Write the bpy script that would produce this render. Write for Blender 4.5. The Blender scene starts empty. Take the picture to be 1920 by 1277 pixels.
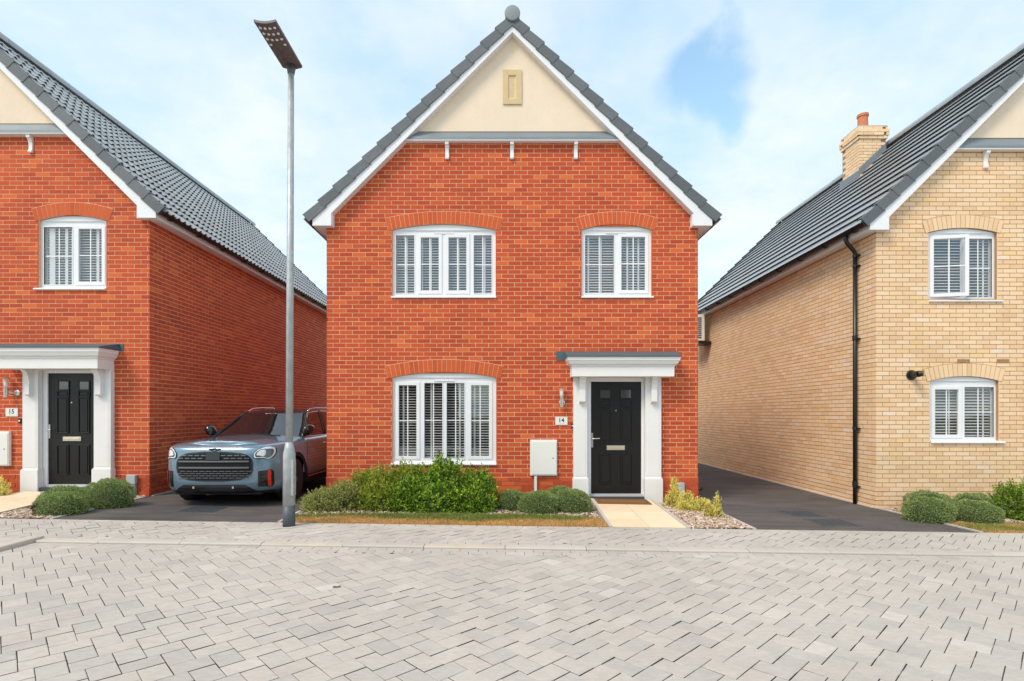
import bpy, bmesh, math, random
from mathutils import Vector, Matrix
R = random.Random(7)
sc = bpy.context.scene
C = sc.collection
CAMZ = 1.52
TILT = 0.0145
def G0(x): return -TILT * x
def G(x): return -TILT * x            # ground height (the street falls to the right)

# ------------------------------------------------------------------ camera
cam = bpy.data.cameras.new('camera'); camo = bpy.data.objects.new('camera', cam); C.objects.link(camo)
camo.location = (0, 0, CAMZ); camo.rotation_euler = (math.pi / 2, 0, 0)
cam.sensor_width = 36; cam.lens = 36 * 1000 / 1920
cam.shift_x = (960 - 955) / 1920; cam.shift_y = (776 - 638.5) / 1920
cam.clip_start = 0.05; cam.clip_end = 2000
sc.camera = camo
# ------------------------------------------------------------------ world, sun, exposure
SUN_EL, SUN_AZ = math.radians(50), math.radians(226)     # azimuth clockwise from +Y: behind the camera, to the left
w = bpy.data.worlds.new('World'); sc.world = w; w.use_nodes = True
nt = w.node_tree; nt.nodes.clear()
def N(t, **k):
    n = nt.nodes.new(t)
    for a, b in k.items(): setattr(n, a, b)
    return n
out = N('ShaderNodeOutputWorld'); bg = N('ShaderNodeBackground'); bg.inputs['Strength'].default_value = 0.11
sky = N('ShaderNodeTexSky', sky_type='NISHITA', sun_disc=False, sun_elevation=SUN_EL, sun_rotation=SUN_AZ)
sky.air_density = 1.0; sky.dust_density = 1.0
tc = N('ShaderNodeTexCoord')
sep = N('ShaderNodeSeparateXYZ'); nt.links.new(tc.outputs['Generated'], sep.inputs[0])
# project the direction on a cloud layer overhead: dir.xy / (dir.z + .25)
zz = N('ShaderNodeMath', operation='ADD'); nt.links.new(sep.outputs['Z'], zz.inputs[0]); zz.inputs[1].default_value = 0.25
dx = N('ShaderNodeMath', operation='DIVIDE'); nt.links.new(sep.outputs['X'], dx.inputs[0]); nt.links.new(zz.outputs[0], dx.inputs[1])
dy = N('ShaderNodeMath', operation='DIVIDE'); nt.links.new(sep.outputs['Y'], dy.inputs[0]); nt.links.new(zz.outputs[0], dy.inputs[1])
cmb = N('ShaderNodeCombineXYZ'); nt.links.new(dx.outputs[0], cmb.inputs[0]); nt.links.new(dy.outputs[0], cmb.inputs[1])
n1 = N('ShaderNodeTexNoise'); n1.inputs['Scale'].default_value = 2.2; n1.inputs['Detail'].default_value = 7; n1.inputs['Roughness'].default_value = 0.52
n1.inputs['Distortion'].default_value = 0.3
nt.links.new(cmb.outputs[0], n1.inputs['Vector'])
r1 = N('ShaderNodeMapRange'); r1.inputs['From Min'].default_value = 0.30; r1.inputs['From Max'].default_value = 0.68
r1.inputs['To Min'].default_value = 0.60; r1.inputs['To Max'].default_value = 1.0
nt.links.new(n1.outputs['Fac'], r1.inputs['Value'])
# a gap in the cloud: distance of the warped direction to a fixed direction
warp = N('ShaderNodeTexNoise'); warp.inputs['Scale'].default_value = 5.0; warp.inputs['Detail'].default_value = 6
nt.links.new(tc.outputs['Generated'], warp.inputs['Vector'])
wm = N('ShaderNodeVectorMath', operation='MULTIPLY_ADD'); nt.links.new(warp.outputs['Color'], wm.inputs[0]); wm.inputs[1].default_value = (.22, .22, .22)
wm.inputs[2].default_value = (-.11, -.11, -.11)
wa = N('ShaderNodeVectorMath', operation='ADD'); nt.links.new(tc.outputs['Generated'], wa.inputs[0]); nt.links.new(wm.outputs[0], wa.inputs[1])
gap = None
for (gx, gz, rr, sx) in ((385, 640, .066, 1.0), (410, 575, .046, 1.0), (385, 700, .040, 1.0), (330, 630, .034, 1.0)):
    d = Vector((gx, 1000, gz)).normalized()
    ds = N('ShaderNodeVectorMath', operation='DISTANCE'); nt.links.new(wa.outputs[0], ds.inputs[0]); ds.inputs[1].default_value = d
    mr = N('ShaderNodeMapRange', interpolation_type='SMOOTHSTEP'); nt.links.new(ds.outputs['Value'], mr.inputs['Value'])
    mr.inputs['From Min'].default_value = rr * .55; mr.inputs['From Max'].default_value = rr * 1.28
    mr.inputs['To Min'].default_value = 0.85; mr.inputs['To Max'].default_value = 0
    if gap is None: gap = mr.outputs[0]
    else:
        mx = N('ShaderNodeMath', operation='MAXIMUM'); nt.links.new(gap, mx.inputs[0]); nt.links.new(mr.outputs[0], mx.inputs[1]); gap = mx.outputs[0]
inv = N('ShaderNodeMath', operation='SUBTRACT'); inv.inputs[0].default_value = 1; nt.links.new(gap, inv.inputs[1])
cf = N('ShaderNodeMath', operation='MULTIPLY'); nt.links.new(r1.outputs[0], cf.inputs[0]); nt.links.new(inv.outputs[0], cf.inputs[1])
n2 = N('ShaderNodeTexNoise'); n2.inputs['Scale'].default_value = 2.0; n2.inputs['Detail'].default_value = 8; n2.inputs['Roughness'].default_value = .62
nt.links.new(cmb.outputs[0], n2.inputs['Vector'])
cr = N('ShaderNodeValToRGB'); nt.links.new(n2.outputs['Fac'], cr.inputs[0])
cr.color_ramp.elements[0].position = .38; cr.color_ramp.elements[0].color = (.62, .81, .99, 1)
cr.color_ramp.elements[1].position = .62; cr.color_ramp.elements[1].color = (.88, .94, .98, 1)
cs = N('ShaderNodeVectorMath', operation='SCALE'); nt.links.new(cr.outputs[0], cs.inputs[0]); cs.inputs['Scale'].default_value = 8.4
bs = N('ShaderNodeVectorMath', operation='MULTIPLY'); nt.links.new(sky.outputs[0], bs.inputs[0]); bs.inputs[1].default_value = (2.6, 2.9, 2.5)
mixc = N('ShaderNodeMix', data_type='RGBA')
nt.links.new(cf.outputs[0], mixc.inputs[0]); nt.links.new(bs.outputs[0], mixc.inputs[6]); nt.links.new(cs.outputs[0], mixc.inputs[7])
nt.links.new(mixc.outputs[2], bg.inputs[0]); nt.links.new(bg.outputs[0], out.inputs[0])
sl = bpy.data.lights.new('sun', 'SUN'); sl.energy = 2.3; sl.angle = math.radians(20); sl.color = (1, .88, .74)
so = bpy.data.objects.new('sun', sl); C.objects.link(so)
sd = Vector((math.sin(SUN_AZ) * math.cos(SUN_EL), math.cos(SUN_AZ) * math.cos(SUN_EL), math.sin(SUN_EL)))
so.rotation_euler = sd.to_track_quat('Z', 'Y').to_euler(); so.location = (0, 0, 30)
sc.view_settings.view_transform = 'Standard'; sc.view_settings.look = 'None'
sc.view_settings.exposure = 0.25; sc.view_settings.gamma = 1; sc.view_settings.use_curve_mapping = False
sc.cycles.max_bounces = 6; sc.cycles.transparent_max_bounces = 12

# ------------------------------------------------------------------ materials
MATS = {}
def mat(name, col=(.5, .5, .5), rough=.6, metal=0., var=None, noise=None, bump=None, coat=0., spec=.5, streak=None):
    """var: list of (pos, colour) ramp on the per-piece random value; noise: (scale, amount) value mottling in object space; bump: (scale, strength, distance)"""
    m = bpy.data.materials.new(name); m.use_nodes = True; t = m.node_tree
    b = t.nodes['Principled BSDF']; b.inputs['Roughness'].default_value = rough; b.inputs['Metallic'].default_value = metal
    b.inputs['Base Color'].default_value = (*col, 1); b.inputs['Specular IOR Level'].default_value = spec
    if coat: b.inputs['Coat Weight'].default_value = coat; b.inputs['Coat Roughness'].default_value = .04
    geo = t.nodes.new('ShaderNodeNewGeometry'); c = None
    if var:
        at = t.nodes.new('ShaderNodeAttribute'); at.attribute_name = 'rnd'
        oi = t.nodes.new('ShaderNodeObjectInfo')
        ad = t.nodes.new('ShaderNodeMath'); ad.operation = 'ADD'; t.links.new(at.outputs['Fac'], ad.inputs[0]); t.links.new(oi.outputs['Random'], ad.inputs[1])
        fr = t.nodes.new('ShaderNodeMath'); fr.operation = 'FRACT'; t.links.new(ad.outputs[0], fr.inputs[0])
        rp = t.nodes.new('ShaderNodeValToRGB'); t.links.new(fr.outputs[0], rp.inputs[0])
        e = rp.color_ramp.elements
        while len(e) < len(var): e.new(.5)
        for k, (p, cc) in enumerate(var): e[k].position = p; e[k].color = (*cc, 1)
        c = rp.outputs[0]
    for nz in (noise if isinstance(noise, list) else [noise] if noise else []):
        sca, amt = nz[0], nz[1]
        nn = t.nodes.new('ShaderNodeTexNoise'); nn.inputs['Scale'].default_value = sca; nn.inputs['Detail'].default_value = 6
        nn.inputs['Roughness'].default_value = .6
        if len(nz) > 2:
            mp = t.nodes.new('ShaderNodeMapping'); mp.inputs['Scale'].default_value = nz[2]
            t.links.new(geo.outputs['Position'], mp.inputs[0]); t.links.new(mp.outputs[0], nn.inputs['Vector'])
        else: t.links.new(geo.outputs['Position'], nn.inputs['Vector'])
        mr = t.nodes.new('ShaderNodeMapRange'); t.links.new(nn.outputs['Fac'], mr.inputs['Value'])
        mr.inputs['From Min'].default_value = .25; mr.inputs['From Max'].default_value = .75
        mr.inputs['To Min'].default_value = 1 - amt; mr.inputs['To Max'].default_value = 1 + amt
        sm = t.nodes.new('ShaderNodeVectorMath'); sm.operation = 'SCALE'; t.links.new(mr.outputs[0], sm.inputs['Scale'])
        if c is None: sm.inputs[0].default_value = col
        else: t.links.new(c, sm.inputs[0])
        c = sm.outputs[0]
    if c is not None: t.links.new(c, b.inputs['Base Color'])
    if bump:
        nn = t.nodes.new('ShaderNodeTexNoise'); nn.inputs['Scale'].default_value = bump[0]; nn.inputs['Detail'].default_value = 5
        t.links.new(geo.outputs['Position'], nn.inputs['Vector'])
        bp = t.nodes.new('ShaderNodeBump'); bp.inputs['Strength'].default_value = bump[1]; bp.inputs['Distance'].default_value = bump[2]
        t.links.new(nn.outputs['Fac'], bp.inputs['Height']); t.links.new(bp.outputs[0], b.inputs['Normal'])
    MATS[name] = m; return m
M = MATS
mat('red_brick', rough=.88, var=[(0, (.43, .056, .018)), (.15, (.48, .065, .019)), (.5, (.52, .074, .020)), (.88, (.565, .090, .023)), (.96, (.66, .14, .032)), (1, (.64, .12, .03))],
    noise=[(1.1, .08), (1.0, .07, (.35, .35, 3.2)), (55, .12, (1, 1, 3))], bump=(90, .5, .003))
mat('arch_brick_red', rough=.88, var=[(0, (.53, .085, .024)), (.5, (.62, .115, .030)), (1, (.57, .10, .027))], noise=[(50, .10)], bump=(90, .5, .003))
mat('buff_brick', rough=.9, var=[(0, (.77, .51, .30)), (.25, (.81, .56, .335)), (.6, (.85, .61, .38)), (.90, (.86, .64, .44)), (.95, (.84, .57, .27)), (1, (.84, .68, .53))],
    noise=[(.9, .07), (1.0, .05, (.35, .35, 3.0)), (50, .10, (1, 1, 3))], bump=(90, .5, .003))
mat('arch_brick_buff', rough=.9, var=[(0, (.74, .50, .29)), (.5, (.85, .61, .38)), (1, (.79, .55, .33))], noise=[(50, .10)], bump=(90, .5, .003))
mat('mortar_cream', (.74, .47, .28), .95, noise=[(20, .12)], bump=(160, .6, .002))
mat('mortar_brown', (.40, .235, .125), .95, noise=[(20, .12)], bump=(160, .6, .002))
mat('render_cream', (.83, .68, .52), .92, noise=[(1.3, .05), (2.2, .03, (3, 3, .5)), (30, .03)], bump=(220, .25, .0015))
mat('cast_stone', (.66, .50, .28), .9, noise=[(12, .06)], bump=(150, .3, .001))
mat('white_upvc', (.82, .825, .845), .35, noise=[(2.0, .03), (12, .015)])
mat('white_paint', (.80, .79, .775), .5, noise=[(2.5, .035)], bump=(60, .05, .001))
mat('roof_tile', (.33, .35, .36), .25, spec=.9, var=[(0, (.29, .31, .32)), (.5, (.33, .35, .36)), (1, (.37, .39, .40))], noise=[(6, .08), (70, .10)], bump=(120, .3, .002))
mat('verge_tile', (.11, .12, .13), .6, var=[(0, (.10, .112, .122)), (1, (.135, .148, .158))], noise=[(8, .10), (80, .12)], bump=(120, .3, .002))
mat('ridge_cap', (.24, .27, .28), .55, noise=[(20, .08)])
mat('lead', (.20, .235, .26), .5, noise=[(3, .10), (25, .06)], metal=.15)
mat('lead_dark', (.075, .12, .145), .55, noise=[(4, .08)])
mat('black_plastic', (.012, .012, .013), .35)
mat('black_door', (.007, .0062, .0062), .34, spec=.4, noise=[(40, .15, (4, 4, .4))], bump=(90, .15, .001))
mat('steel', (.62, .60, .57), .28, 1.0)
mat('brass_steel', (.72, .62, .50), .35, .9)
mat('galvanised', (.42, .45, .46), .5, .3, noise=[(9, .18), (45, .16, (1, 1, .4))])
mat('galv_base_paint', (.075, .095, .11), .5, noise=[(30, .12)])
mat('lantern_metal', (.13, .12, .12), .5, .3, noise=[(12, .1)])
mat('lens_white', (.85, .85, .85), .25)
mat('grey_plastic', (.42, .46, .48), .5)
mat('meter_white', (.82, .81, .76), .45, noise=[(3, .03)])
mat('asphalt', (.092, .080, .075), .88, noise=[(.9, .30, (1, 1.5, 1)), (2.6, .30, (.45, 2.2, 1)), (110, .45)], bump=(260, .7, .004))
mat('paver_concrete', rough=.88, var=[(0, (.415, .385, .352)), (.15, (.445, .412, .375)), (.5, (.47, .433, .390)), (.85, (.49, .448, .400)), (.93, (.48, .425, .38)), (1, (.54, .50, .455))],
    noise=[(.55, .12), (3.5, .06), (14, .10, (1, 2.5, 1)), (180, .08)], bump=(200, .35, .0015))
mat('joint_sand', (.10, .082, .065), .95, noise=[(2.2, .75), (30, .3)])
mat('kerb_concrete', (.56, .51, .455), .85, var=[(0, (.47, .43, .38)), (.7, (.52, .475, .425)), (1, (.53, .465, .39))], noise=[(3, .08), (120, .06)], bump=(150, .3, .001))
mat('edging_concrete', (.50, .46, .42), .9, noise=[(20, .12)])
mat('path_slab', (.76, .60, .41), .85, var=[(0, (.74, .58, .39)), (1, (.80, .65, .46))], noise=[(5, .06), (120, .06)], bump=(150, .3, .001))
mat('soil', (.15, .10, .07), .95, noise=[(25, .3)], bump=(60, .8, .01))
mat('bark_chip', rough=.9, var=[(0, (.18, .11, .07)), (.3, (.42, .30, .22)), (.6, (.62, .49, .38)), (.85, (.80, .68, .58)), (1, (.48, .30, .18))])
mat('coir', (.22, .10, .03), .95, noise=[(60, .35)], bump=(300, .9, .004))
mat('lawn_soil', (.50, .33, .16), .95, noise=[(30, .25)])
mat('blind_white', (.88, .88, .87), .5)
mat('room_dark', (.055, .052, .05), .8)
mat('terracotta', (.58, .20, .09), .8, noise=[(15, .1)])
mat('cover_metal', (.085, .10, .115), .55, .4, noise=[(40, .25)], bump=(70, .6, .003))
mat('brown_brick', (.13, .065, .045), .9)
mat('verge_ground', (.10, .11, .05), .95, noise=[(3, .3)])
# plants
mat('leaf_green', rough=.5, var=[(0, (.03, .09, .010)), (.35, (.12, .26, .018)), (.75, (.35, .54, .04)), (1, (.58, .68, .08))], noise=[(5, .35)])
mat('leaf_yellow_green', rough=.5, var=[(0, (.10, .17, .02)), (.4, (.26, .36, .03)), (.75, (.45, .52, .05)), (1, (.62, .60, .10))], noise=[(5, .3)])
mat('leaf_spirea', rough=.55, var=[(0, (.14, .22, .04)), (.45, (.34, .44, .09)), (.8, (.58, .56, .20)), (1, (.72, .50, .32))], noise=[(6, .25)])
mat('leaf_hebe', rough=.55, var=[(0, (.14, .21, .055)), (.5, (.31, .41, .13)), (1, (.52, .62, .27))], noise=[(7, .22)])
mat('leaf_hebe_brown', rough=.6, var=[(0, (.07, .03, .015)), (1, (.18, .08, .04))])
mat('leaf_gold', rough=.5, var=[(0, (.72, .62, .08)), (.4, (.90, .80, .18)), (1, (.93, .90, .48))], noise=[(8, .2)])
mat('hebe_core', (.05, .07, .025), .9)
mat('twig', (.10, .055, .03), .9)
mat('grass_blade', rough=.6, var=[(0, (.11, .18, .03)), (.6, (.24, .31, .06)), (1, (.42, .42, .12))], noise=[(4, .2)])
mat('straw_blade', rough=.7, var=[(0, (.55, .30, .10)), (.6, (.78, .48, .19)), (1, (.86, .62, .32))], noise=[(4, .2)])
for k_ in [k for k in MATS if k.startswith('leaf_') or k.endswith('_blade')]:   # light passes through thin leaves
    t_ = MATS[k_].node_tree; b_ = t_.nodes['Principled BSDF']; o_ = [n for n in t_.nodes if n.type == 'OUTPUT_MATERIAL'][0]
    tl = t_.nodes.new('ShaderNodeBsdfTranslucent'); mx_ = t_.nodes.new('ShaderNodeMixShader'); mx_.inputs[0].default_value = .38
    t_.links.new(b_.inputs['Base Color'].links[0].from_socket, tl.inputs[0]); t_.links.new(b_.outputs[0], mx_.inputs[1]); t_.links.new(tl.outputs[0], mx_.inputs[2]); t_.links.new(mx_.outputs[0], o_.inputs[0])
# vehicle
mat('car_paint', (.155, .25, .33), .25, .35, coat=1.0)
mat('car_black', (.010, .010, .011), .22, coat=.4)
mat('car_trim', (.010, .010, .011), .6, spec=.25)
mat('car_bar', (.20, .21, .22), .3, .6)
mat('car_glass', (.012, .012, .013), .03, spec=.9, coat=.6)
mat('headlamp_glass', (.70, .72, .73), .08, coat=1)
mat('headlamp_inner', (.12, .13, .14), .15, .6)
mat('car_red', (.78, .03, .02), .35)
mat('tyre', (.014, .014, .014), .8)
mat('chrome', (.8, .8, .8), .12, 1.0)
def glass_mat():
    m = bpy.data.materials.new('window_glass'); m.use_nodes = True; t = m.node_tree; t.nodes.clear()
    o = t.nodes.new('ShaderNodeOutputMaterial'); mx = t.nodes.new('ShaderNodeMixShader')
    tr = t.nodes.new('ShaderNodeBsdfTransparent'); gl = t.nodes.new('ShaderNodeBsdfGlossy'); gl.inputs['Roughness'].default_value = .01
    tr.inputs[0].default_value = (.96, .965, .965, 1)
    lw = t.nodes.new('ShaderNodeLayerWeight'); fr = t.nodes.new('ShaderNodeMath'); fr.operation = 'POWER'; fr.inputs[1].default_value = 4.0; t.links.new(lw.outputs['Facing'], fr.inputs[0])
    ad = t.nodes.new('ShaderNodeMath'); ad.operation = 'ADD'; ad.inputs[1].default_value = .10; ad.use_clamp = True
    geo = t.nodes.new('ShaderNodeNewGeometry'); nn = t.nodes.new('ShaderNodeTexNoise'); nn.inputs['Scale'].default_value = 1.2
    bp = t.nodes.new('ShaderNodeBump'); bp.inputs['Strength'].default_value = .12; bp.inputs['Distance'].default_value = .02
    t.links.new(geo.outputs['Position'], nn.inputs['Vector']); t.links.new(nn.outputs['Fac'], bp.inputs['Height']); t.links.new(bp.outputs[0], gl.inputs['Normal'])
    t.links.new(fr.outputs[0], ad.inputs[0]); t.links.new(ad.outputs[0], mx.inputs[0]); t.links.new(tr.outputs[0], mx.inputs[1]); t.links.new(gl.outputs[0], mx.inputs[2])
    t.links.new(mx.outputs[0], o.inputs[0]); M['window_glass'] = m
glass_mat()
# road beyond the built setts: same colours, a brick pattern far away
def far_paving():
    m = mat('far_paving', (.50, .465, .425), .9, noise=[(.7, .08), (7, .08), (60, .08)])
far_paving()

# ------------------------------------------------------------------ mesh helpers
class MB:
    def __init__(s): s.v = []; s.f = []; s.r = []; s.cur = 0.; s.second = []; s.mat2 = None   # second: faces that take a second material
    def vert(s, p): s.v.append(tuple(p)); s.r.append(s.cur); return len(s.v) - 1
    def face(s, pts): b = [s.vert(p) for p in pts]; s.f.append(tuple(b))
    def box(s, x0, x1, y0, y1, z0, z1, back=True):
        b = len(s.v)
        for z in (z0, z1):
            for (x, y) in ((x0, y0), (x1, y0), (x1, y1), (x0, y1)): s.vert((x, y, z))
        s.f += [(b, b+1, b+5, b+4), (b+1, b+2, b+6, b+5), (b+3, b, b+4, b+7), (b+4, b+5, b+6, b+7), (b+3, b+2, b+1, b)]
        if back: s.f.append((b+2, b+3, b+7, b+6))
        return s
    def obox(s, O, U, V, Wd, u0, u1, v0, v1, w0, w1):
        """box in the frame O + u U + v V + w W"""
        b = len(s.v)
        for w_ in (w0, w1):
            for (u, v) in ((u0, v0), (u1, v0), (u1, v1), (u0, v1)): s.vert(O + U * u + V * v + Wd * w_)
        s.f += [(b, b+1, b+5, b+4), (b+1, b+2, b+6, b+5), (b+2, b+3, b+7, b+6), (b+3, b, b+4, b+7), (b+4, b+5, b+6, b+7), (b+3, b+2, b+1, b)]
        return s
    def prism_xz(s, poly, y0, y1):
        n = len(poly); b = len(s.v)
        for y in (y0, y1):
            for (x, z) in poly: s.vert((x, y, z))
        s.f.append(tuple(range(b, b+n))); s.f.append(tuple(range(b+2*n-1, b+n-1, -1)))
        for i in range(n): j = (i+1) % n; s.f.append((b+i, b+n+i, b+n+j, b+j))
        return s
    def prism_yz(s, poly, x0, x1):
        n = len(poly); b = len(s.v)
        for x in (x0, x1):
            for (y, z) in poly: s.vert((x, y, z))
        s.f.append(tuple(range(b, b+n))); s.f.append(tuple(range(b+2*n-1, b+n-1, -1)))
        for i in range(n): j = (i+1) % n; s.f.append((b+i, b+n+i, b+n+j, b+j))
        return s
    def prism_xy(s, poly, z0, z1, zf=None):
        n = len(poly); b = len(s.v)
        for z in (z0, z1):
            for (x, y) in poly: s.vert((x, y, z + (zf(x) if zf else 0)))
        s.f.append(tuple(range(b+n-1, b-1, -1))); s.f.append(tuple(range(b+n, b+2*n)))
        for i in range(n): j = (i+1) % n; s.f.append((b+i, b+j, b+n+j, b+n+i))
        return s
    def tube(s, path, r, seg=12, cap=True):
        path = [Vector(p) for p in path]; rs = r if isinstance(r, (list, tuple)) else [r]*len(path); rings = []
        up0 = None
        for i, p in enumerate(path):
            d = (path[min(i+1, len(path)-1)] - path[max(i-1, 0)]).normalized()
            a = Vector((0, 0, 1)) if abs(d.z) < .9 else Vector((1, 0, 0))
            u = d.cross(a).normalized(); v = d.cross(u).normalized()
            if up0 is not None and u.dot(up0) < 0: u = -u; v = -v
            up0 = u
            rings.append([s.vert(p + (u*math.cos(2*math.pi*k/seg) + v*math.sin(2*math.pi*k/seg))*rs[i]) for k in range(seg)])
        for a, b in zip(rings, rings[1:]):
            for k in range(seg): s.f.append((a[k], a[(k+1) % seg], b[(k+1) % seg], b[k]))
        if cap: s.f.append(tuple(rings[0][::-1])); s.f.append(tuple(rings[-1]))
        return s
    def lathe(s, c, prof, seg=20, axis='Z'):
        rings = []
        for (r, h) in prof:
            ring = []
            for k in range(seg):
                a = 2*math.pi*k/seg; p = (r*math.cos(a), r*math.sin(a), h)
                if axis == 'Y': p = (p[0], p[2], p[1])
                if axis == 'X': p = (p[2], p[0], p[1])
                ring.append(s.vert((c[0]+p[0], c[1]+p[1], c[2]+p[2])))
            rings.append(ring)
        for a, b in zip(rings, rings[1:]):
            for k in range(seg): s.f.append((a[k], a[(k+1) % seg], b[(k+1) % seg], b[k]))
        s.f.append(tuple(rings[0][::-1])); s.f.append(tuple(rings[-1]))
        return s
    def grid(s, rows, close=False):
        idx = [[s.vert(p) for p in r] for r in rows]
        for a, b in zip(idx, idx[1:]):
            n = len(a)
            for k in range(n if close else n-1): s.f.append((a[k], a[(k+1) % n], b[(k+1) % n], b[k]))
        return s
    def ring_xz(s, o, i, y0, y1):
        """rectangular ring: o, i = (x0,x1,z0,z1) outer and inner"""
        s.box(o[0], i[0], y0, y1, o[2], o[3]); s.box(i[1], o[1], y0, y1, o[2], o[3])
        s.box(i[0], i[1], y0, y1, o[2], i[2]); s.box(i[0], i[1], y0, y1, i[3], o[3]); return s

ORG = {}
def link(o, parent=None):
    C.objects.link(o)
    if parent is not None: o.parent = parent
    return o
def thing(name, label, cat, loc, group=None, kind=None):
    o = bpy.data.objects.new(name, None); o.location = loc; o.empty_display_size = .2; link(o); ORG[o.name] = Vector(loc)
    if label: o['label'] = label
    if cat: o['category'] = cat
    if group: o['group'] = group
    if kind: o['kind'] = kind
    return o
def meshdata(name, mb, org, material, smooth=False, recalc=True):
    me = bpy.data.meshes.new(name)
    me.from_pydata([(v[0]-org[0], v[1]-org[1], v[2]-org[2]) for v in mb.v], [], mb.f)
    a = me.attributes.new('rnd', 'FLOAT', 'POINT'); a.data.foreach_set('value', mb.r)
    if recalc:
        bm = bmesh.new(); bm.from_mesh(me); bmesh.ops.recalc_face_normals(bm, faces=bm.faces); bm.to_mesh(me); bm.free()
    if smooth: me.polygons.foreach_set('use_smooth', [True]*len(me.polygons))
    me.materials.append(material if not isinstance(material, str) else M[material])
    if mb.second:
        me.materials.append(M[mb.mat2])
        for i_ in mb.second: me.polygons[i_].material_index = 1
    me.update()
    return me
def obj(name, mb, material, parent=None, label=None, cat=None, group=None, kind=None, smooth=False, recalc=True, bevel=0, org=None, sub=0, angle=None):
    if org is None: org = ORG[parent.name] if parent is not None else Vector((0, 0, 0))
    o = bpy.data.objects.new(name, meshdata(name, mb, org, material, smooth, recalc))
    if parent is None: o.location = org
    link(o, parent); ORG[o.name] = Vector(org)
    if label: o['label'] = label
    if cat: o['category'] = cat
    if group: o['group'] = group
    if kind: o['kind'] = kind
    if bevel:
        m = o.modifiers.new('bevel', 'BEVEL'); m.width = bevel; m.segments = 2; m.limit_method = 'ANGLE'; m.angle_limit = math.radians(40)
    if sub:
        m = o.modifiers.new('sub', 'SUBSURF'); m.levels = sub; m.render_levels = sub
    return o
def piece(name, me, parent, mtx):
    """one of many alike pieces; mtx in world space"""
    o = bpy.data.objects.new(name, me); link(o, parent)
    o.matrix_local = Matrix.Translation(-ORG[parent.name]) @ mtx
    return o

# ------------------------------------------------------------------ ground, road, pavement
g = MB(); g.grid([[(x, y, G(max(-60, min(60, x))) - .09) for x in (-400, -60, 60, 400)] for y in (-400, -40, 30, 500)])
obj('ground', g, 'verge_ground', kind='structure')
KY0, KY1 = 5.98, 6.105       # kerb front and back
PY1 = 7.15                   # back of the pavement
KX = -5.45                   # the kerb turns towards the camera here
L_, W_ = .214, .146          # sett size with its joint
def clip(poly, a, b, c):     # keep a*x+b*y<=c
    out = []
    for i in range(len(poly)):
        p, q = poly[i], poly[(i+1) % len(poly)]
        dp, dq = a*p[0]+b*p[1]-c, a*q[0]+b*q[1]-c
        if dp <= 0: out.append(p)
        if dp*dq < 0: t = dp/(dp-dq); out.append((p[0]+(q[0]-p[0])*t, p[1]+(q[1]-p[1])*t))
    return out
def area(p): return abs(sum(p[i][0]*p[(i+1) % len(p)][1]-p[(i+1) % len(p)][0]*p[i][1] for i in range(len(p))))/2
def sett(mb, poly, zoff, rnd, zf=None):
    zf = zf or G
    n = len(poly); cx = sum(p[0] for p in poly)/n; cy = sum(p[1] for p in poly)/n
    if zoff: jx, jy = R.uniform(-.0012, .0012), R.uniform(-.0012, .0012); poly = [(p[0]+jx, p[1]+jy) for p in poly]
    mb.cur = rnd; b = len(mb.v); ins = .0035
    for (z, k) in ((-.018, 0), (-.0025, 0), (0, ins)):
        for (x, y) in poly:
            d = math.hypot(x-cx, y-cy) or 1; f = max(0, 1 - k*1.4/d)
            X, Y = cx+(x-cx)*f, cy+(y-cy)*f
            mb.vert((X, Y, zf(X)+z+zoff))
    mb.mat2 = 'joint_sand'; mb.second += range(len(mb.f), len(mb.f)+n)     # sand sticks to the sides of the setts
    for l in (0, 1):
        for i in range(n): j = (i+1) % n; mb.f.append((b+l*n+i, b+l*n+j, b+(l+1)*n+j, b+(l+1)*n+i))
    mb.f.append(tuple(range(b+2*n, b+3*n)))
def herringbone(x0, x1, y0, y1, ang, seed, halfplanes, near=None):
    """all setts whose clipped polygon lies in the halfplanes: list of (poly, whole, angle, centre)"""
    ca, sa = math.cos(ang), math.sin(ang); res = []
    v1 = (W_, W_); v2 = (W_+L_, W_-L_); j = .0023
    ccx, ccy = (x0+x1)/2, (y0+y1)/2
    rad = math.hypot(x1-x0, y1-y0)/2 + .5
    nA = int(rad/W_) + 8; nB = int(rad/L_) + 8
    for a in range(-nA, nA+1):
        for b in range(-nB, nB+1):
            ox, oy = a*v1[0]+b*v2[0], a*v1[1]+b*v2[1]
            if math.hypot(ox, oy) > rad + .4: continue
            for (rx, ry, w, h) in ((0, 0, L_, W_), (L_, W_-L_, W_, L_)):
                px = [(ox+rx+j, oy+ry+j), (ox+rx+w-j, oy+ry+j), (ox+rx+w-j, oy+ry+h-j), (ox+rx+j, oy+ry+h-j)]
                P = [(ccx+x*ca-y*sa, ccy+x*sa+y*ca) for x, y in px]
                q = P
                for hp in halfplanes:
                    q = clip(q, *hp)
                    if len(q) < 3: break
                if len(q) < 3 or area(q) < .0012: continue
                whole = abs(area(q)-area(P)) < 1e-6
                c = (sum(p[0] for p in P)/4, sum(p[1] for p in P)/4)
                res.append((q, whole, w > h, c))
    return res
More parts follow.
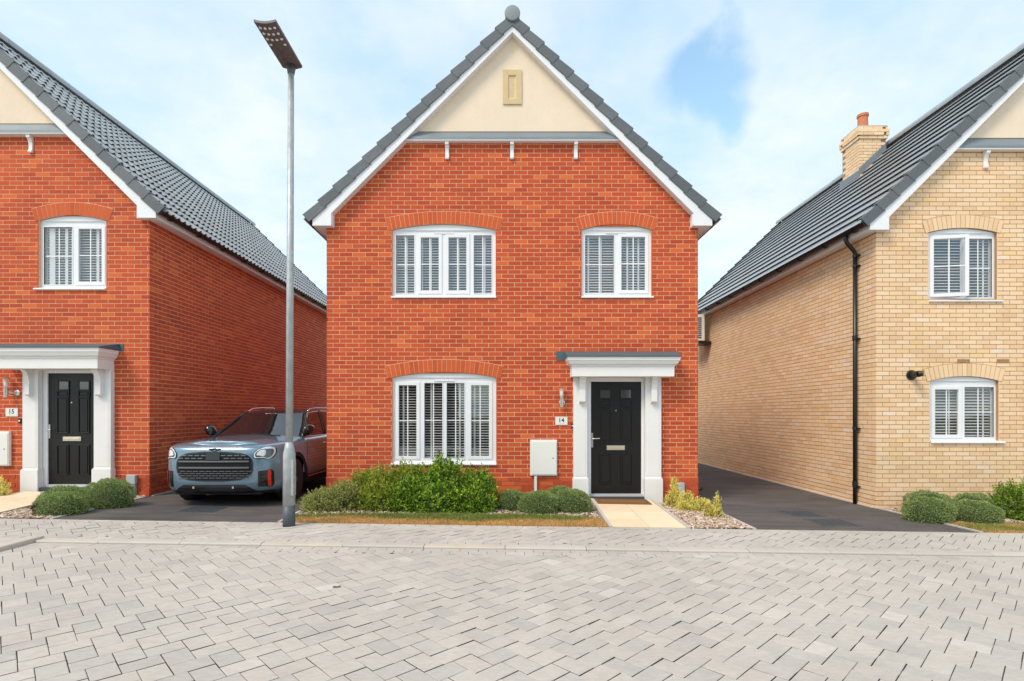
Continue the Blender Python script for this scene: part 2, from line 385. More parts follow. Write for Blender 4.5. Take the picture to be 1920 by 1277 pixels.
def pave(parent, setts, ang, nmax, material='paver_concrete', name='paver'):
    # two shared meshes: one per direction
    sh = {}
    for horiz in (True, False):
        w, h = (L_, W_) if horiz else (W_, L_)
        w -= .0046; h -= .0046
        ca, sa = math.cos(ang), math.sin(ang)
        m_ = MB(); sett(m_, [(x*ca-y*sa, x*sa+y*ca) for x, y in ((-w/2, -h/2), (w/2, -h/2), (w/2, h/2), (-w/2, h/2))], 0, 0, lambda x: 0)
        sh[horiz] = meshdata('paver_piece', m_, (0, 0, 0), material)
    # how large each shows: nearest whole ones inside the frame
    def vis(c):
        if c[1] < 2.9: return False
        return abs(c[0])/c[1] < 965/1000
    whole = sorted([s for s in setts if s[1] and vis(s[3])], key=lambda s: math.hypot(s[3][0], s[3][1]))[:nmax]
    ids = set(id(s) for s in whole)
    for s in whole:
        x, y = s[3]; rx, ry = R.gauss(0, .006), R.gauss(0, .006)
        piece(name, sh[s[2]], parent, Matrix.Translation((x+R.uniform(-.0013, .0013), y+R.uniform(-.0013, .0013), G(x)+R.uniform(-.0014, .0014))) @ Matrix.Rotation(R.gauss(0, .006), 4, 'Z') @ Matrix.Rotation(rx, 4, 'X') @ Matrix.Rotation(ry, 4, 'Y'))
    rest = MB()
    for s in setts:
        if id(s) in ids: continue
        sett(rest, s[0], R.uniform(-.0012, .0012), R.random())
    return rest
A45 = math.radians(44)
road = thing('road', None, None, (0, 3, G(0)), kind='structure')
EC = .105                    # edge course depth
hp_road = [(0, 1, KY0-.012-2*EC), (-1, 0, -(KX+.004)), (1, 0, 9.5), (0, -1, -.6)]
S = herringbone(KX, 9.5, .6, KY0-2*EC, A45, 1, hp_road)
rest = pave(road, S, A45, 300)
for k in range(2):
    x = KX + .01 + (k*.1); y1 = KY0-.012-k*EC
    while x < 9.4:
        sett(rest, [(x, y1-EC+.004), (x+.2, y1-EC+.004), (x+.2, y1), (x, y1)], R.uniform(-.001, .001), R.random()); x += .204
obj('paver_field', rest, 'paver_concrete', road, kind='stuff', recalc=False)
b = MB(); b.grid([[(x, y, G(x)-.0135) for x in (KX, 9.6)] for y in (.55, KY0)])
obj('joint_bed', b, 'joint_sand', road)
b = MB()
for (x0, x1, y0, y1) in ((9.5, 60, -30, KY0), (KX, 9.5, -5.5, .6)):
    b.face([(x0, y0, G(x0)), (x1, y0, G(x1)), (x1, y1, G(x1)), (x0, y1, G(x0))])
obj('road_surface', b, 'far_paving', road)

kerb = thing('kerb', None, None, (0, KY0, G(0)), kind='structure')
def kerb_poly(front, back, up):
    pts = [(front, -.05), (front, up-.020)]
    for k in range(1, 5):
        a = math.pi/2*k/4; pts.append((front+.022*(1-math.cos(a)), up-.020+.020*math.sin(a)))
    pts += [(back, up), (back, -.05)]; return pts
x = KX + .125 + .004; k = 0
while x < 16:
    m_ = MB(); m_.cur = R.random(); x1 = x + .908 if k else x + .70
    pr = kerb_poly(KY0, KY1, .022); n = len(pr); up = R.uniform(-.002, .002)
    for X in (x, x1):
        for (y, z) in pr: m_.vert((X, y, z+G(X)+up))
    m_.f.append(tuple(range(n))); m_.f.append(tuple(range(2*n-1, n-1, -1)))
    for i in range(n): j = (i+1) % n; m_.f.append((i, n+i, n+j, j))
    obj('kerb_stone', m_, 'kerb_concrete', kerb); x = x1 + .006; k += 1
y = KY1
while y > -5:
    m_ = MB(); m_.cur = R.random(); y0 = y - .908
    pr = [(KX + .125 - (p[0]-0), p[1]) for p in kerb_poly(0, .125, .050)]; n = len(pr)
    for Y in (y, y0):
        for (X, z) in pr: m_.vert((X, Y, z+G(KX)))
    m_.f.append(tuple(range(n))); m_.f.append(tuple(range(2*n-1, n-1, -1)))
    for i in range(n): j = (i+1) % n; m_.f.append((i, n+i, n+j, j))
    obj('kerb_stone', m_, 'kerb_concrete', kerb); y = y0 - .006

pav = thing('pavement', None, None, (0, 6.6, G(0)), kind='structure')
PZ = .020
G2 = lambda x: G0(x) + PZ
hp_p = [(0, 1, PY1-EC-.004), (0, -1, -(KY1+EC+.004)), (-1, 0, 10.5), (1, 0, 10.5)]
S = herringbone(-10.5, 10.5, KY1, PY1, A45, 2, hp_p)
_G = G
G = G2
rest = pave(pav, S, A45, 300)
def sett2(*a): sett(*a, zf=G2)
for (yb, off) in ((KY1+.006, 0.), (PY1-EC, .07)):
    x = -10.5 + off
    while x < 10.4:
        sett2(rest, [(x, yb), (x+.2, yb), (x+.2, yb+EC-.006), (x, yb+EC-.006)], R.uniform(-.001, .001), R.random()); x += .204
G = _G
obj('paver_field', rest, 'paver_concrete', pav, kind='stuff', recalc=False)
b = MB(); b.face([(-10.5, KY1, G(-10.5)+PZ-.0135), (10.5, KY1, G(10.5)+PZ-.0135), (10.5, PY1, G(10.5)+PZ-.0135), (-10.5, PY1, G(-10.5)+PZ-.0135)])
obj('joint_bed', b, 'joint_sand', pav)
b = MB(); zq = PZ
for (x0, x1, y0, y1) in ((-40, -10.5, KY1, PY1), (10.5, 40, KY1, PY1), (-40, KX, -6, KY1)):
    b.face([(x0, y0, G(x0)+zq), (x1, y0, G(x1)+zq), (x1, y1, G(x1)+zq), (x0, y1, G(x0)+zq)])
obj('pavement_surface', b, 'far_paving', pav)
# concrete edging behind the pavement
def strip(mb, p, q, w, z0, z1):
    """a bar of width w from p to q on the ground"""
    d = Vector((q[0]-p[0], q[1]-p[1])).normalized(); nx, ny = -d.y*w/2, d.x*w/2
    mb.prism_xy([(p[0]-nx, p[1]-ny), (q[0]-nx, q[1]-ny), (q[0]+nx, q[1]+ny), (p[0]+nx, p[1]+ny)], z0, z1, G)
def tag(o, label, cat, group=None, kind=None):
    o['label'] = label; o['category'] = cat
    if group: o['group'] = group
    return o

def sheet(name, pts, z, material, kind='structure', parent=None):
    m_ = MB(); m_.prism_xy(pts, z-.03, z, G); return obj(name, m_, material, parent, kind=kind, org=None)
# driveways, beds
sheet('driveway', [(-6.12, PY1), (-3.10, PY1), (-3.19, 20), (-6.14, 20)], .020, 'asphalt')
sheet('driveway', [(3.31, PY1), (6.30, PY1), (6.17, 8.97), (6.15, 20), (3.30, 20)], .020, 'asphalt')
LAWNY = 7.80
sheet('planting_bed', [(-3.06, PY1+.0), (1.34, PY1+.0), (1.34, 9.3), (-3.12, 9.3)], .012, 'soil')
sheet('planting_bed', [(2.43, PY1), (3.27, PY1), (3.27, 9.3), (2.43, 9.3)], .012, 'soil')
sheet('planting_bed', [(-7.10, PY1), (-6.17, PY1), (-6.17, 9.2), (-7.10, 9.2)], .012, 'soil')
sheet('planting_bed', [(6.36, PY1), (13, PY1), (13, 9.0), (6.22, 9.0)], .012, 'soil')
sheet('planting_bed', [(-12.6, PY1), (-8.2, PY1), (-8.2, 9.2), (-12.6, 9.2)], .012, 'soil')
e = MB()
for (p, q) in (((6.14, 9.0), (6.12, 18)), ((-6.13, 9.15), (-6.11, 18)), ((-6.145, PY1), (-6.165, 9.0)), ((-3.085, PY1), (-3.15, 9.1)), ((3.29, PY1), (3.29, 9.1)), ((6.335, PY1), (6.19, 8.95)),
               ((1.36, PY1), (1.40, 9.05)), ((2.41, PY1), (2.41, 9.05))):
    m_ = MB(); strip(m_, p, q, .045, -.10, .034)
    if p[0] in (1.36, 2.41): m_.v = [(v[0], v[1], v[2]+.075*max(0, (v[1]-PY1)/1.9)) for v in m_.v]
    o = obj('path_edging' if p[0] in (1.36, 2.41) else 'driveway_edging', m_, 'edging_concrete', kind='structure')
# paths
def ramp(mb, k=.075):
    mb.v = [(v[0], v[1], v[2]+k*max(0, (v[1]-PY1)/1.9)) for v in mb.v]; return mb
def path(xl, xr, y0, y1, cols, rows):
    t = thing('path', None, None, ((xl+xr)/2, y0, G((xl+xr)/2)), kind='structure')
    for i in range(cols):
        for j in range(rows):
            a0 = xl+(xr-xl)*i/cols+.004; a1 = xl+(xr-xl)*(i+1)/cols-.004; b0 = y0+(y1-y0)*j/rows+.004; b1 = y0+(y1-y0)*(j+1)/rows-.004
            m_ = MB(); m_.cur = R.random(); dz = R.uniform(-.0015, .0015)
            m_.prism_xy([(a0, b0), (a1, b0), (a1, b1), (a0, b1)], -.02, .030+dz, G); ramp(m_); obj('slab', m_, 'path_slab', t, bevel=.003)
    m_ = MB(); m_.prism_xy([(xl, y0), (xr, y0), (xr, y1), (xl, y1)], -.10, .020, G); ramp(m_); obj('mortar_bed', m_, 'kerb_concrete', t)
path(1.385, 2.385, PY1+.004, 9.03, 2, 4)
path(-8.18, -7.12, PY1+.004, 8.95, 2, 4)

# ------------------------------------------------------------------ houses
class House:
    """px, py in photo pixels on the front plane -> world"""
    def __init__(s, Yf, dz): s.Y = Yf; s.dz = dz; s.k = 1000/Yf
    def x(s, px, off=0): return (px-955)*(s.Y-off)/1000
    def z(s, py, off=0): return (776-py)*(s.Y-off)/1000 + CAMZ
BR_L, BR_H, JT = .2140, .0640, .0110
def brick_mesh(kind, axis):
    key = 'brick_'+kind+axis
    if key in bpy.data.meshes: return bpy.data.meshes[key]
    m_ = MB()
    if axis == 'Y': m_.box(-BR_L/2, BR_L/2, -.003, .012, -BR_H/2, BR_H/2, back=False)
    else:
        m_.box(-.005, .012, -BR_L/2, BR_L/2, -BR_H/2, BR_H/2)
    me = meshdata(key, m_, (0, 0, 0), kind, recalc=False); return me
def lay(zb, zt, span, openings, s_start):
    """list of (s0,s1,z0,z1,full); span(z)->(lo,hi); openings = (s0,s1,z0,z1)"""
    res = []; i = 0; z = zb
    while z < zt - .02:
        z1 = min(z+BR_H, zt); zm = (z+z1)/2; lo, hi = span(zm)
        iv = [(lo, hi)]
        for (a, b_, c, d) in openings:
            if c < zm < d:
                niv = []
                for (p, q) in iv:
                    if b_ <= p or a >= q: niv.append((p, q)); continue
                    if a > p: niv.append((p, a-.004))
                    if b_ < q: niv.append((b_+.004, q))
                iv = niv
        s = s_start + (0 if i % 2 == 0 else -(BR_L+JT)/2)
        while s > lo: s -= BR_L+JT
        while s < hi:
            for (p, q) in iv:
                a, b_ = max(s, p), min(s+BR_L, q)
                if b_-a > .02: res.append((a, b_, z, z1, abs(b_-a-BR_L) < 1e-4 and abs(z1-z-BR_H) < 1e-4))
            s += BR_L+JT
        z += BR_H+JT; i += 1
    return res
def place_bricks(parent, kind, bricks, face, plane, nmax, material, proud=lambda z: 0, sgn=-1):
    """face 'Y': wall facing -Y at y=plane; face 'X': wall facing sgn*X at x=plane"""
    def centre(bk):
        s = (bk[0]+bk[1])/2; z = (bk[2]+bk[3])/2
        return (s, plane, z) if face == 'Y' else (plane, s, z)
    def vis(c):
        return c[1] > 0 and -958 < c[0]/c[1]*1000 < 966
    full = []
    if nmax:
        full = sorted([b_ for b_ in bricks if b_[4] and vis(centre(b_))], key=lambda b_: (Vector(centre(b_))-Vector((0, 0, CAMZ))).length)[:nmax]
    ids = set(id(b_) for b_ in full)
    me = brick_mesh(material, face)
    for b_ in full:
        c = centre(b_); pr = proud(c[2]) + R.uniform(-.0008, .0008)
        piece('brick', me, parent, Matrix.Translation((c[0], c[1]-pr, c[2])))
    m_ = MB()
    for b_ in bricks:
        if id(b_) in ids: continue
        m_.cur = R.random(); c = centre(b_); pr = proud(c[2]) + R.uniform(-.0012, .0012)
        if face == 'Y': m_.box(b_[0], b_[1], plane-.003-pr, plane+.012, b_[2], b_[3], back=False)
        elif sgn < 0: m_.box(plane-.005-pr, plane+.012, b_[0], b_[1], b_[2], b_[3])
        else: m_.box(plane-.012, plane+.005+pr, b_[0], b_[1], b_[2], b_[3])
    o = obj('brickwork', m_, material, parent, kind='stuff', recalc=False)
    return o
def arch(root, H, x0, x1, zs, rise, material, mortar, Y, n=None):
    """segmental arch of soldier bricks over an opening x0..x1, spring at zs; each voussoir a part of the arch"""
    hw = (x1-x0)/2; r = (hw*hw+rise*rise)/(2*rise); cx = (x0+x1)/2; cz = zs+rise-r; a0 = math.asin(hw/r); ro = r+.215
    n = n or max(8, round((2*a0*(r+.1))/.0765)); m_ = MB()
    K = 28
    def P(rr, a): return (cx+rr*math.sin(a), cz+rr*math.cos(a))
    a1 = a0 + .012
    poly = [P(r, -a1+2*a1*k/K) for k in range(K+1)] + [P(ro+.008, a1-2*a1*k/K) for k in range(K+1)]
    m_.prism_xz(poly, Y-.0075, Y+.02)
    ar = obj('arch', m_, mortar, root)
    for k in range(n):
        b0 = -a1+2*a1*k/n+.0032/r*1.4; b1 = -a1+2*a1*(k+1)/n-.0032/r*1.4
        q = MB(); q.cur = R.random(); q.prism_xz([P(r+.002, b0), P(r+.002, b1), P(ro, b1), P(ro, b0)], Y-.0115, Y+.005)
        obj('arch_brick', q, material, ar)
    return r, cx, cz, a0
def window(root, H, fx0, fx1, fy0, fy1, rise_px, panes, sill, label=None, set_back=.045, vent=None, open_sash=None):
    """frame fx0..fx1, fy0 (top) .. fy1 (bottom) in photo pixels; panes: (x0,x1,y0,y1,'s'|'f')"""
    X = lambda p: H.x(p, -set_back); Z = lambda p: H.z(p, -set_back)
    x0, x1, zt, zb = H.x(fx0)-.004, H.x(fx1)+.004, H.z(fy0), H.z(fy1)
    Y = H.Y+set_back
    rise = rise_px/H.k
    m_ = MB()
    # arched head infill
    hw = (x1-x0)/2; r = (hw*hw+rise*rise)/(2*rise); cx = (x0+x1)/2; cz = zt+rise-r; a0 = math.asin(hw/r)
    K = 20
    poly = [(x0, zt-.002)] + [(cx+r*math.sin(-a0+2*a0*k/K), cz+r*math.cos(-a0+2*a0*k/K)) for k in range(K+1)] + [(x1, zt-.002)]
    win = MB(); holes = []
    for p in panes:
        e = .052 if p[4] == 's' else .0
        holes.append((X(p[0])-e, X(p[1])+e, Z(p[3])-e, Z(p[2])+e))
    holes.sort(); cur = x0
    for h in holes:
        win.box(cur, h[0], Y, Y+.07, zb, zt); win.box(h[0], h[1], Y, Y+.07, zb, h[2]); win.box(h[0], h[1], Y, Y+.07, h[3], zt); cur = h[1]
    win.box(cur, x1, Y, Y+.07, zb, zt)
    w_ = obj('window', win, 'white_upvc', root, label=label)
    for (ra, rb) in ((x0-.012, x0-.0005), (x1+.0005, x1+.012)): rv = MB(); rv.box(ra, rb, H.Y-.002, Y+.08, zb-.01, zt+.01); obj('reveal', rv, H.brick, w_)
    m_.prism_xz([(p[0], max(p[1], zt)) for p in poly], Y-.018, Y+.05); obj('arched_head', m_, 'white_upvc', w_)
    for idx, p in enumerate(panes):
        xa, xb, za, zc = X(p[0]), X(p[1]), Z(p[3]), Z(p[2]); yy = Y
        opened = open_sash is not None and idx == open_sash
        def tf(mb):
            if not opened: return mb
            hx = xa-.052; an = math.radians(-11); hy = Y-.014
            mb.v = [(hx+(v[0]-hx)*math.cos(an)-(v[1]-hy)*math.sin(an), hy+(v[0]-hx)*math.sin(an)+(v[1]-hy)*math.cos(an), v[2]) for v in mb.v]; return mb
        if p[4] == 's':
            q = MB(); q.ring_xz((xa-.058, xb+.058, za-.058, zc+.058), (xa, xb, za, zc), Y-.014, Y+.03); obj('sash', tf(q), 'white_upvc', w_, bevel=.004)
            gy = Y+.004
        else:
            q = MB(); q.ring_xz((xa-.012, xb+.012, za-.012, zc+.012), (xa, xb, za, zc), Y-.006, Y+.02); obj('bead', q, 'white_upvc', w_)
            gy = Y+.022
        q = MB(); q.box(xa-.004, xb+.004, gy, gy+.004, za-.004, zc+.004); obj('pane', tf(q), 'window_glass', w_)
        xm, zm = (xa+xb)/2, (za+zc)/2
        q = MB(); q.box(xm-.009, xm+.009, gy-.004, gy-.0005, za, zc); q.box(xa, xb, gy-.0035, gy-.001, zm-.009, zm+.009); obj('glazing_bar', tf(q), 'white_upvc', w_)
    sx0, sx1, sy0, sy1 = sill
    q = MB(); q.prism_yz([(H.Y-.035, H.z(sy1)+.0), (H.Y-.035, H.z(sy1)+.022), (Y+.01, H.z(sy0)+.004), (Y+.01, H.z(sy1)-.0)], H.x(sx0), H.x(sx1)); obj('sill', q, 'white_upvc', w_, bevel=.003)
    if vent:
        q = MB(); q.box(H.x(vent[0]), H.x(vent[1]), Y-.016, Y+.002, H.z(vent[2]+1.6), H.z(vent[2])); obj('trickle_vent', q, 'white_upvc', w_)
    return (x0, x1, zb-.01, zt+rise)
def blind(H, fx0, fx1, fy0, fy1, label, tapes, pitch=.046, depth=.13, angle=.35, w=.046):
    x0, x1, z0, z1 = H.x(fx0), H.x(fx1), H.z(fy1), H.z(fy0); Y = H.Y+depth+.02
    t = thing('window_blind', label, 'blind', ((x0+x1)/2, Y, z0), 'slatted blinds inside the windows')
    q = MB(); q.box(x0, x1, Y-.03, Y+.03, z1-.05, z1-.003); obj('headrail', q, 'blind_white', t)
    m_ = MB(); hw = (x1-x0)/2; ca, sa = math.cos(angle)*w/2, math.sin(angle)*w/2
    m_.grid([[(-hw, -ca, -sa), (-hw, 0, .004), (-hw, ca, sa)], [(hw, -ca, -sa), (hw, 0, .004), (hw, ca, sa)]])
    b0 = len(m_.v); m_.grid([[(hw, -ca, -sa-.007), (hw, 0, -.003), (hw, ca, sa-.007)], [(-hw, -ca, -sa-.007), (-hw, 0, -.003), (-hw, ca, sa-.007)]])
    m_.face([(-hw, -ca, -sa-.007), (hw, -ca, -sa-.007), (hw, -ca, -sa), (-hw, -ca, -sa)])
    me = meshdata('slat_piece', m_, (0, 0, 0), 'blind_white', recalc=False)
    z = z0+.035
    while z < z1-.06:
        piece('slat', me, t, Matrix.Translation(((x0+x1)/2, Y, z))); z += pitch
    for (a, wd) in tapes:
        q = MB(); q.box(H.x(a)-wd/2, H.x(a)+wd/2, Y-.031, Y-.028, z0, z1-.05); obj('tape', q, 'blind_white', t)
    q = MB(); q.box(x0, x1, Y-.025, Y+.025, z0+.002, z0+.018); obj('bottom_rail', q, 'blind_white', t)

SL = .972
def roof_and_verge(root, xc, Yf, Yb, dz, part_side, rolled, nparts, both=True, tile_far=True):
    """tiled pitched roof; gable front at Yf; part_side: -1/+1 slope that faces the picture (its tiles are parts)"""
    zA = CAMZ+6.83+dz; half = 3.55
    Yv0, Yv1 = Yf-.16, Yb+.16
    th = math.atan(SL); ln = half/math.cos(th)
    roof = MB()
    # structural deck
    for s in (-1, 1):
        roof.prism_xz([(xc, zA-.07), (xc+s*half*.99, zA-.07-SL*half*.99), (xc+s*half*.99, zA-.12-SL*half*.99), (xc, zA-.12)], Yf-.12, Yb+.1)
    rf = obj('roof', roof, 'roof_tile', root)
    ng = 14; gauge = (ln-.02)/ng; tw = .33; nt_ = int((Yv1-Yv0-.1)/tw)+1; tw = (Yv1-Yv0-.06)/nt_
    # tile piece: local u across (+Y world), v down the slope, n normal
    def tile_mb():
        m_ = MB(); vlen = gauge+.05
        if rolled:
            rows = []
            for (v, lift, rh) in ((0, -.016, .016), (vlen, .014, .038)):
                row = []
                for k in range(17):
                    u = k/16*tw; ph = (k % 8)/8
                    hgt = rh*max(0, math.sin(math.pi*min(1, ph/.55)))**.8 if ph < .55 else 0
                    row.append((u, v, lift+hgt))
                rows.append(row)
            m_.grid(rows)
            a = rows[1]; m_.grid([a, [(p[0], p[1], p[2]-.010) for p in a]])
            m_.grid([[(p[0], p[1], p[2]-.010) for p in a], [(p[0], p[1]-.20, p[2]-.012) for p in a]])
        else:
            for (u0, u1) in ((.003, tw/2-.003), (tw/2+.003, tw-.003)):
                m_.face([(u0, 0, -.014), (u0, vlen, .030), (u1, vlen, .030), (u1, 0, -.014)])
                m_.face([(u0, vlen, .030), (u0, vlen, .020), (u1, vlen, .020), (u1, vlen, .030)])
                m_.face([(u0, vlen, .020), (u0, vlen-.20, .005), (u1, vlen-.20, .005), (u1, vlen, .020)])
                m_.face([(u0, 0, -.018), (u0, vlen, .020), (u0, vlen, .030), (u0, 0, -.014)]); m_.face([(u1, 0, -.018), (u1, vlen, .020), (u1, vlen, .030), (u1, 0, -.014)])
        return m_
    proto = tile_mb(); me = meshdata('roof_tile_piece', proto, (0, 0, 0), 'roof_tile')
    for s in (-1, 1):
        U = Vector((0, 1, 0)); V = Vector((s*math.cos(th), 0, -math.sin(th))); Nn = Vector((s*math.sin(th), 0, math.cos(th)))
        cells = []
        for r in range(ng):
            for c in range(nt_):
                o = Vector((xc, Yv0+.03+c*tw, zA-.035)) + V*(r*gauge+.0) + Nn*(-.012)
                cells.append((o, r, c))
        ids = set()
        mat_ = Matrix((( U.x, V.x, Nn.x, 0), (U.y, V.y, Nn.y, 0), (U.z, V.z, Nn.z, 0), (0, 0, 0, 1)))
        if s == part_side:
            near = sorted(cells, key=lambda q: (q[0]-Vector((0, 0, CAMZ))).length)[:nparts]
            ids = set((q[1], q[2]) for q in near)
            for q in near: piece('roof_tile', me, rf, Matrix.Translation(q[0]) @ mat_)
        m_ = MB()
        for q in cells:
            if (q[1], q[2]) in ids: continue
            m_.cur = R.random(); b0 = len(m_.v)
            for v in proto.v: m_.vert(q[0] + U*v[0] + V*v[1] + Nn*v[2])
            m_.f += [tuple(i+b0 for i in f) for f in proto.f]
        if m_.v: obj('tiling', m_, 'roof_tile', rf, kind='stuff', recalc=False)
        # verge units, front and back
        for (yv, yd) in ((Yv0, 1), (Yv1, -1)):
            for k in range(ng):
                # each unit: slightly less steep than the roof so that its lower end stands proud
                v0 = (ng-1-k)*gauge; q = MB(); q.cur = R.random(); tilt = .0
                O = Vector((xc, 0, zA)) + V*v0
                y0, y1 = sorted((yv, yv+yd*.10)); ys, ye = sorted((yv, yv+yd*.025))
                def W(pt, yy): p = O + V*pt[0] + Nn*pt[1]; return (p.x, yy, p.z)
                pr = -yd*.007; fr_ = [W((-.01, .0), yv), W((gauge+.032, .036), yv+pr), W((gauge+.03, -.128), yv+pr), W((-.01, -.150), yv)]
                bk_ = [(p[0], yv+yd*.03, p[2]) for p in fr_]; b0 = len(q.v)
                for p in fr_+bk_: q.vert(p)
                q.f += [(b0, b0+1, b0+2, b0+3), (b0+7, b0+6, b0+5, b0+4), (b0, b0+4, b0+5, b0+1), (b0+1, b0+5, b0+6, b0+2), (b0+2, b0+6, b0+7, b0+3), (b0+3, b0+7, b0+4, b0)]
                y0, y1 = sorted((yv+yd*.0305, yv+yd*.11)); b0 = len(q.v)
                for yy in (y0, y1):
                    for p in ((-.01, .0), (gauge+.032, .035), (gauge+.032, .018), (-.01, -.014)): q.vert(W(p, yy))
                q.f += [(b0, b0+1, b0+2, b0+3), (b0+7, b0+6, b0+5, b0+4), (b0, b0+4, b0+5, b0+1), (b0+1, b0+5, b0+6, b0+2), (b0+2, b0+6, b0+7, b0+3), (b0+3, b0+7, b0+4, b0)]
                obj('verge_tile', q, 'verge_tile', rf)
    # ridge
    q = MB(); r = .125
    L = Yv1-Yv0+.02; k = 0; y = Yv0-.02; nr = int(L/.45)
    for k in range(nr):
        ya, yb_ = y+k*L/nr+.004, y+(k+1)*L/nr
        q = MB(); q.cur = R.random()
        ring = lambda Y_, rr: [(xc+rr*math.cos(a), Y_, zA-.03+rr*math.sin(a)) for a in [math.pi*j/10 for j in range(-1, 12)]]
        q.grid([ring(ya, r), ring(yb_, r)]); q.grid([ring(yb_, r-.015), ring(ya, r-.015)]); q.grid([ring(ya, r-.015), ring(ya, r)])
        obj('ridge_tile', q, 'roof_tile', rf, smooth=False)
    q = MB(); q.lathe((xc, Yv0-.035, zA-.005), [(.118, 0), (.13, .004), (.134, .02), (.13, .05)], 24, 'Y'); obj('ridge_end_cap', q, 'ridge_cap', rf, smooth=True, bevel=.0)
    return rf
def gable_trim(root, xc, Yf, Yb, dz, Hs):
    """white barge boards, eaves boxes, soffits, fascia and gutters"""
    zb = lambda dxx: CAMZ+6.70+dz-SL*dxx
    zl = lambda dxx: CAMZ+6.53+dz-1.0*dxx
    Yo = Yf-.14; bot = CAMZ+3.22+dz
    for s in (-1, 1):
        q = MB()
        P = [(0, zb(0)), (3.42, zb(3.42)), (3.42, bot), (3.10, bot), (3.10, zl(3.10)), (0, zl(0))]
        P = [(xc+s*a, z) for a, z in P]
        q.prism_xz(P, Yo, Yo+.02); bb = obj('barge_board', q, 'white_upvc', root, bevel=.002)
        # sloping soffit between the board and the wall
        q = MB(); q.prism_xz([(xc+s*.0, zl(0)+.002), (xc+s*3.10, zl(3.10)+.002), (xc+s*3.10, zl(3.10)+.014), (xc, zl(0)+.014)], Yo+.0205, Yf+.02); obj('sloping_soffit', q, 'white_paint', root)
        # box end return
        q = MB(); q.box(*sorted((xc+s*3.10, xc+s*3.085)), Yo+.0205, Yf-.006, bot, zl(3.10)+.0); obj('box_return', q, 'white_upvc', root)
        xf0, xf1 = sorted((xc+s*3.42, xc+s*3.40)); q = MB(); q.box(xf0, xf1, Yo+.0205, Yb, bot, zb(3.42)+.02); obj('fascia', q, 'white_upvc', root)
        xs0, xs1 = sorted((xc+s*3.395, xc+s*3.09)); q = MB(); q.box(xs0, xs1, Yo+.0205, Yb, bot+.008, bot+.02); obj('eaves_soffit', q, 'white_paint', root)
        # gutter: half round trough
        gx = xc+s*3.485; gz = zb(3.42)-.030; q = MB()
        A = [math.pi+math.pi*k/8 for k in range(9)]
        ring = lambda Y_, rr: [(gx+rr*math.cos(a), Y_, gz+rr*math.sin(a)) for a in A]
        q.grid([ring(Yo-.01, .064), ring(Yb, .064)]); q.grid([ring(Yb, .058), ring(Yo-.01, .058)]); q.grid([ring(Yo-.01, .058), ring(Yo-.01, .064)])
        q.face([(p[0], p[1]+.003, p[2]) for p in ring(Yo-.01, .064)])
        gt = obj('gutter', q, 'black_plastic', root, smooth=False)
        y = Yf+.15
        while y < Yb:
            q = MB(); q.grid([ring(y, .078), ring(y+.045, .078)]); q.grid([ring(y, .064), ring(y, .078)]); q.grid([ring(y+.045, .064), ring(y+.045, .078)])
            q.box(*sorted((gx-s*.05, gx-s*.065)), y, y+.035, gz-.05, gz+.0); obj('gutter_bracket', q, 'black_plastic', gt); y += .85
def shelf(root, xc, H, dz, py_top, py_bot, corbels, hw):
    """lead-covered shelf at the foot of the rendered gable, with corbels"""
    zt, zb_ = H.z(py_top), H.z(py_bot, .10)
    q = MB(); q.prism_yz([(H.Y+.01, zt), (H.Y-.10, zb_+.055), (H.Y-.105, zb_+.012), (H.Y-.105, zb_+.008), (H.Y-.02, zb_+.008), (H.Y+.01, zb_+.06)], xc-hw, xc+hw); obj('lead_shelf', q, 'lead', root)
    q = MB(); q.box(xc-hw, xc+hw, H.Y-.10, H.Y+.005, zb_-.012, zb_+.0075); obj('shelf_soffit', q, 'white_paint', root)
    for px in corbels:
        x = H.x(px, .05); q = MB()
        pr = [(H.Y, 0), (H.Y-.085, 0), (H.Y-.085, -.04)]
        for k in range(7):
            a = math.pi/2*k/6; pr.append((H.Y-.085+.055*math.sin(a)*1, -.05-.13*(1-math.cos(a))))
        pr += [(H.Y-.035, -.235), (H.Y-.05, -.26), (H.Y-.045, -.285), (H.Y-.005, -.285)]
        q.prism_yz([(a, b+zb_-.013) for a, b in pr], x-.032, x+.032); obj('corbel', q, 'white_paint', root, bevel=.004)
def wall_core(root, x0, x1, Yf, Yb, zb, ztop, openings, mortar, xc, dz, gable_from, name='wall'):
    T = .22; m_ = MB()
    xs = sorted(set([x0, x1] + [o[0] for o in openings] + [o[1] for o in openings]))
    for a, b_ in zip(xs, xs[1:]):
        mid = (a+b_)/2; ops = sorted([o for o in openings if o[0] < mid < o[1]], key=lambda o: o[2]); z = zb
        for o in ops: m_.box(a, b_, Yf, Yf+T, z, o[2]); z = o[3]
        m_.box(a, b_, Yf, Yf+T, z, ztop)
    m_.box(x0, x0+T, Yf+T, Yb, zb, ztop); m_.box(x1-T, x1, Yf+T, Yb, zb, ztop); m_.box(x0+T, x1-T, Yb-T, Yb, zb, ztop)
    zr = lambda d: CAMZ+6.60+dz-.985*d
    hw = 3.10
    for (ya, yb_) in ((Yf, Yf+.1), (Yb-.1, Yb)):
        m_.prism_xz([(x0+.002, ztop+.001), (x1-.002, ztop+.001), (xc+hw, zr(hw)), (xc, zr(0)), (xc-hw, zr(hw))], ya, yb_)
    w_ = obj(name, m_, mortar, root); return w_
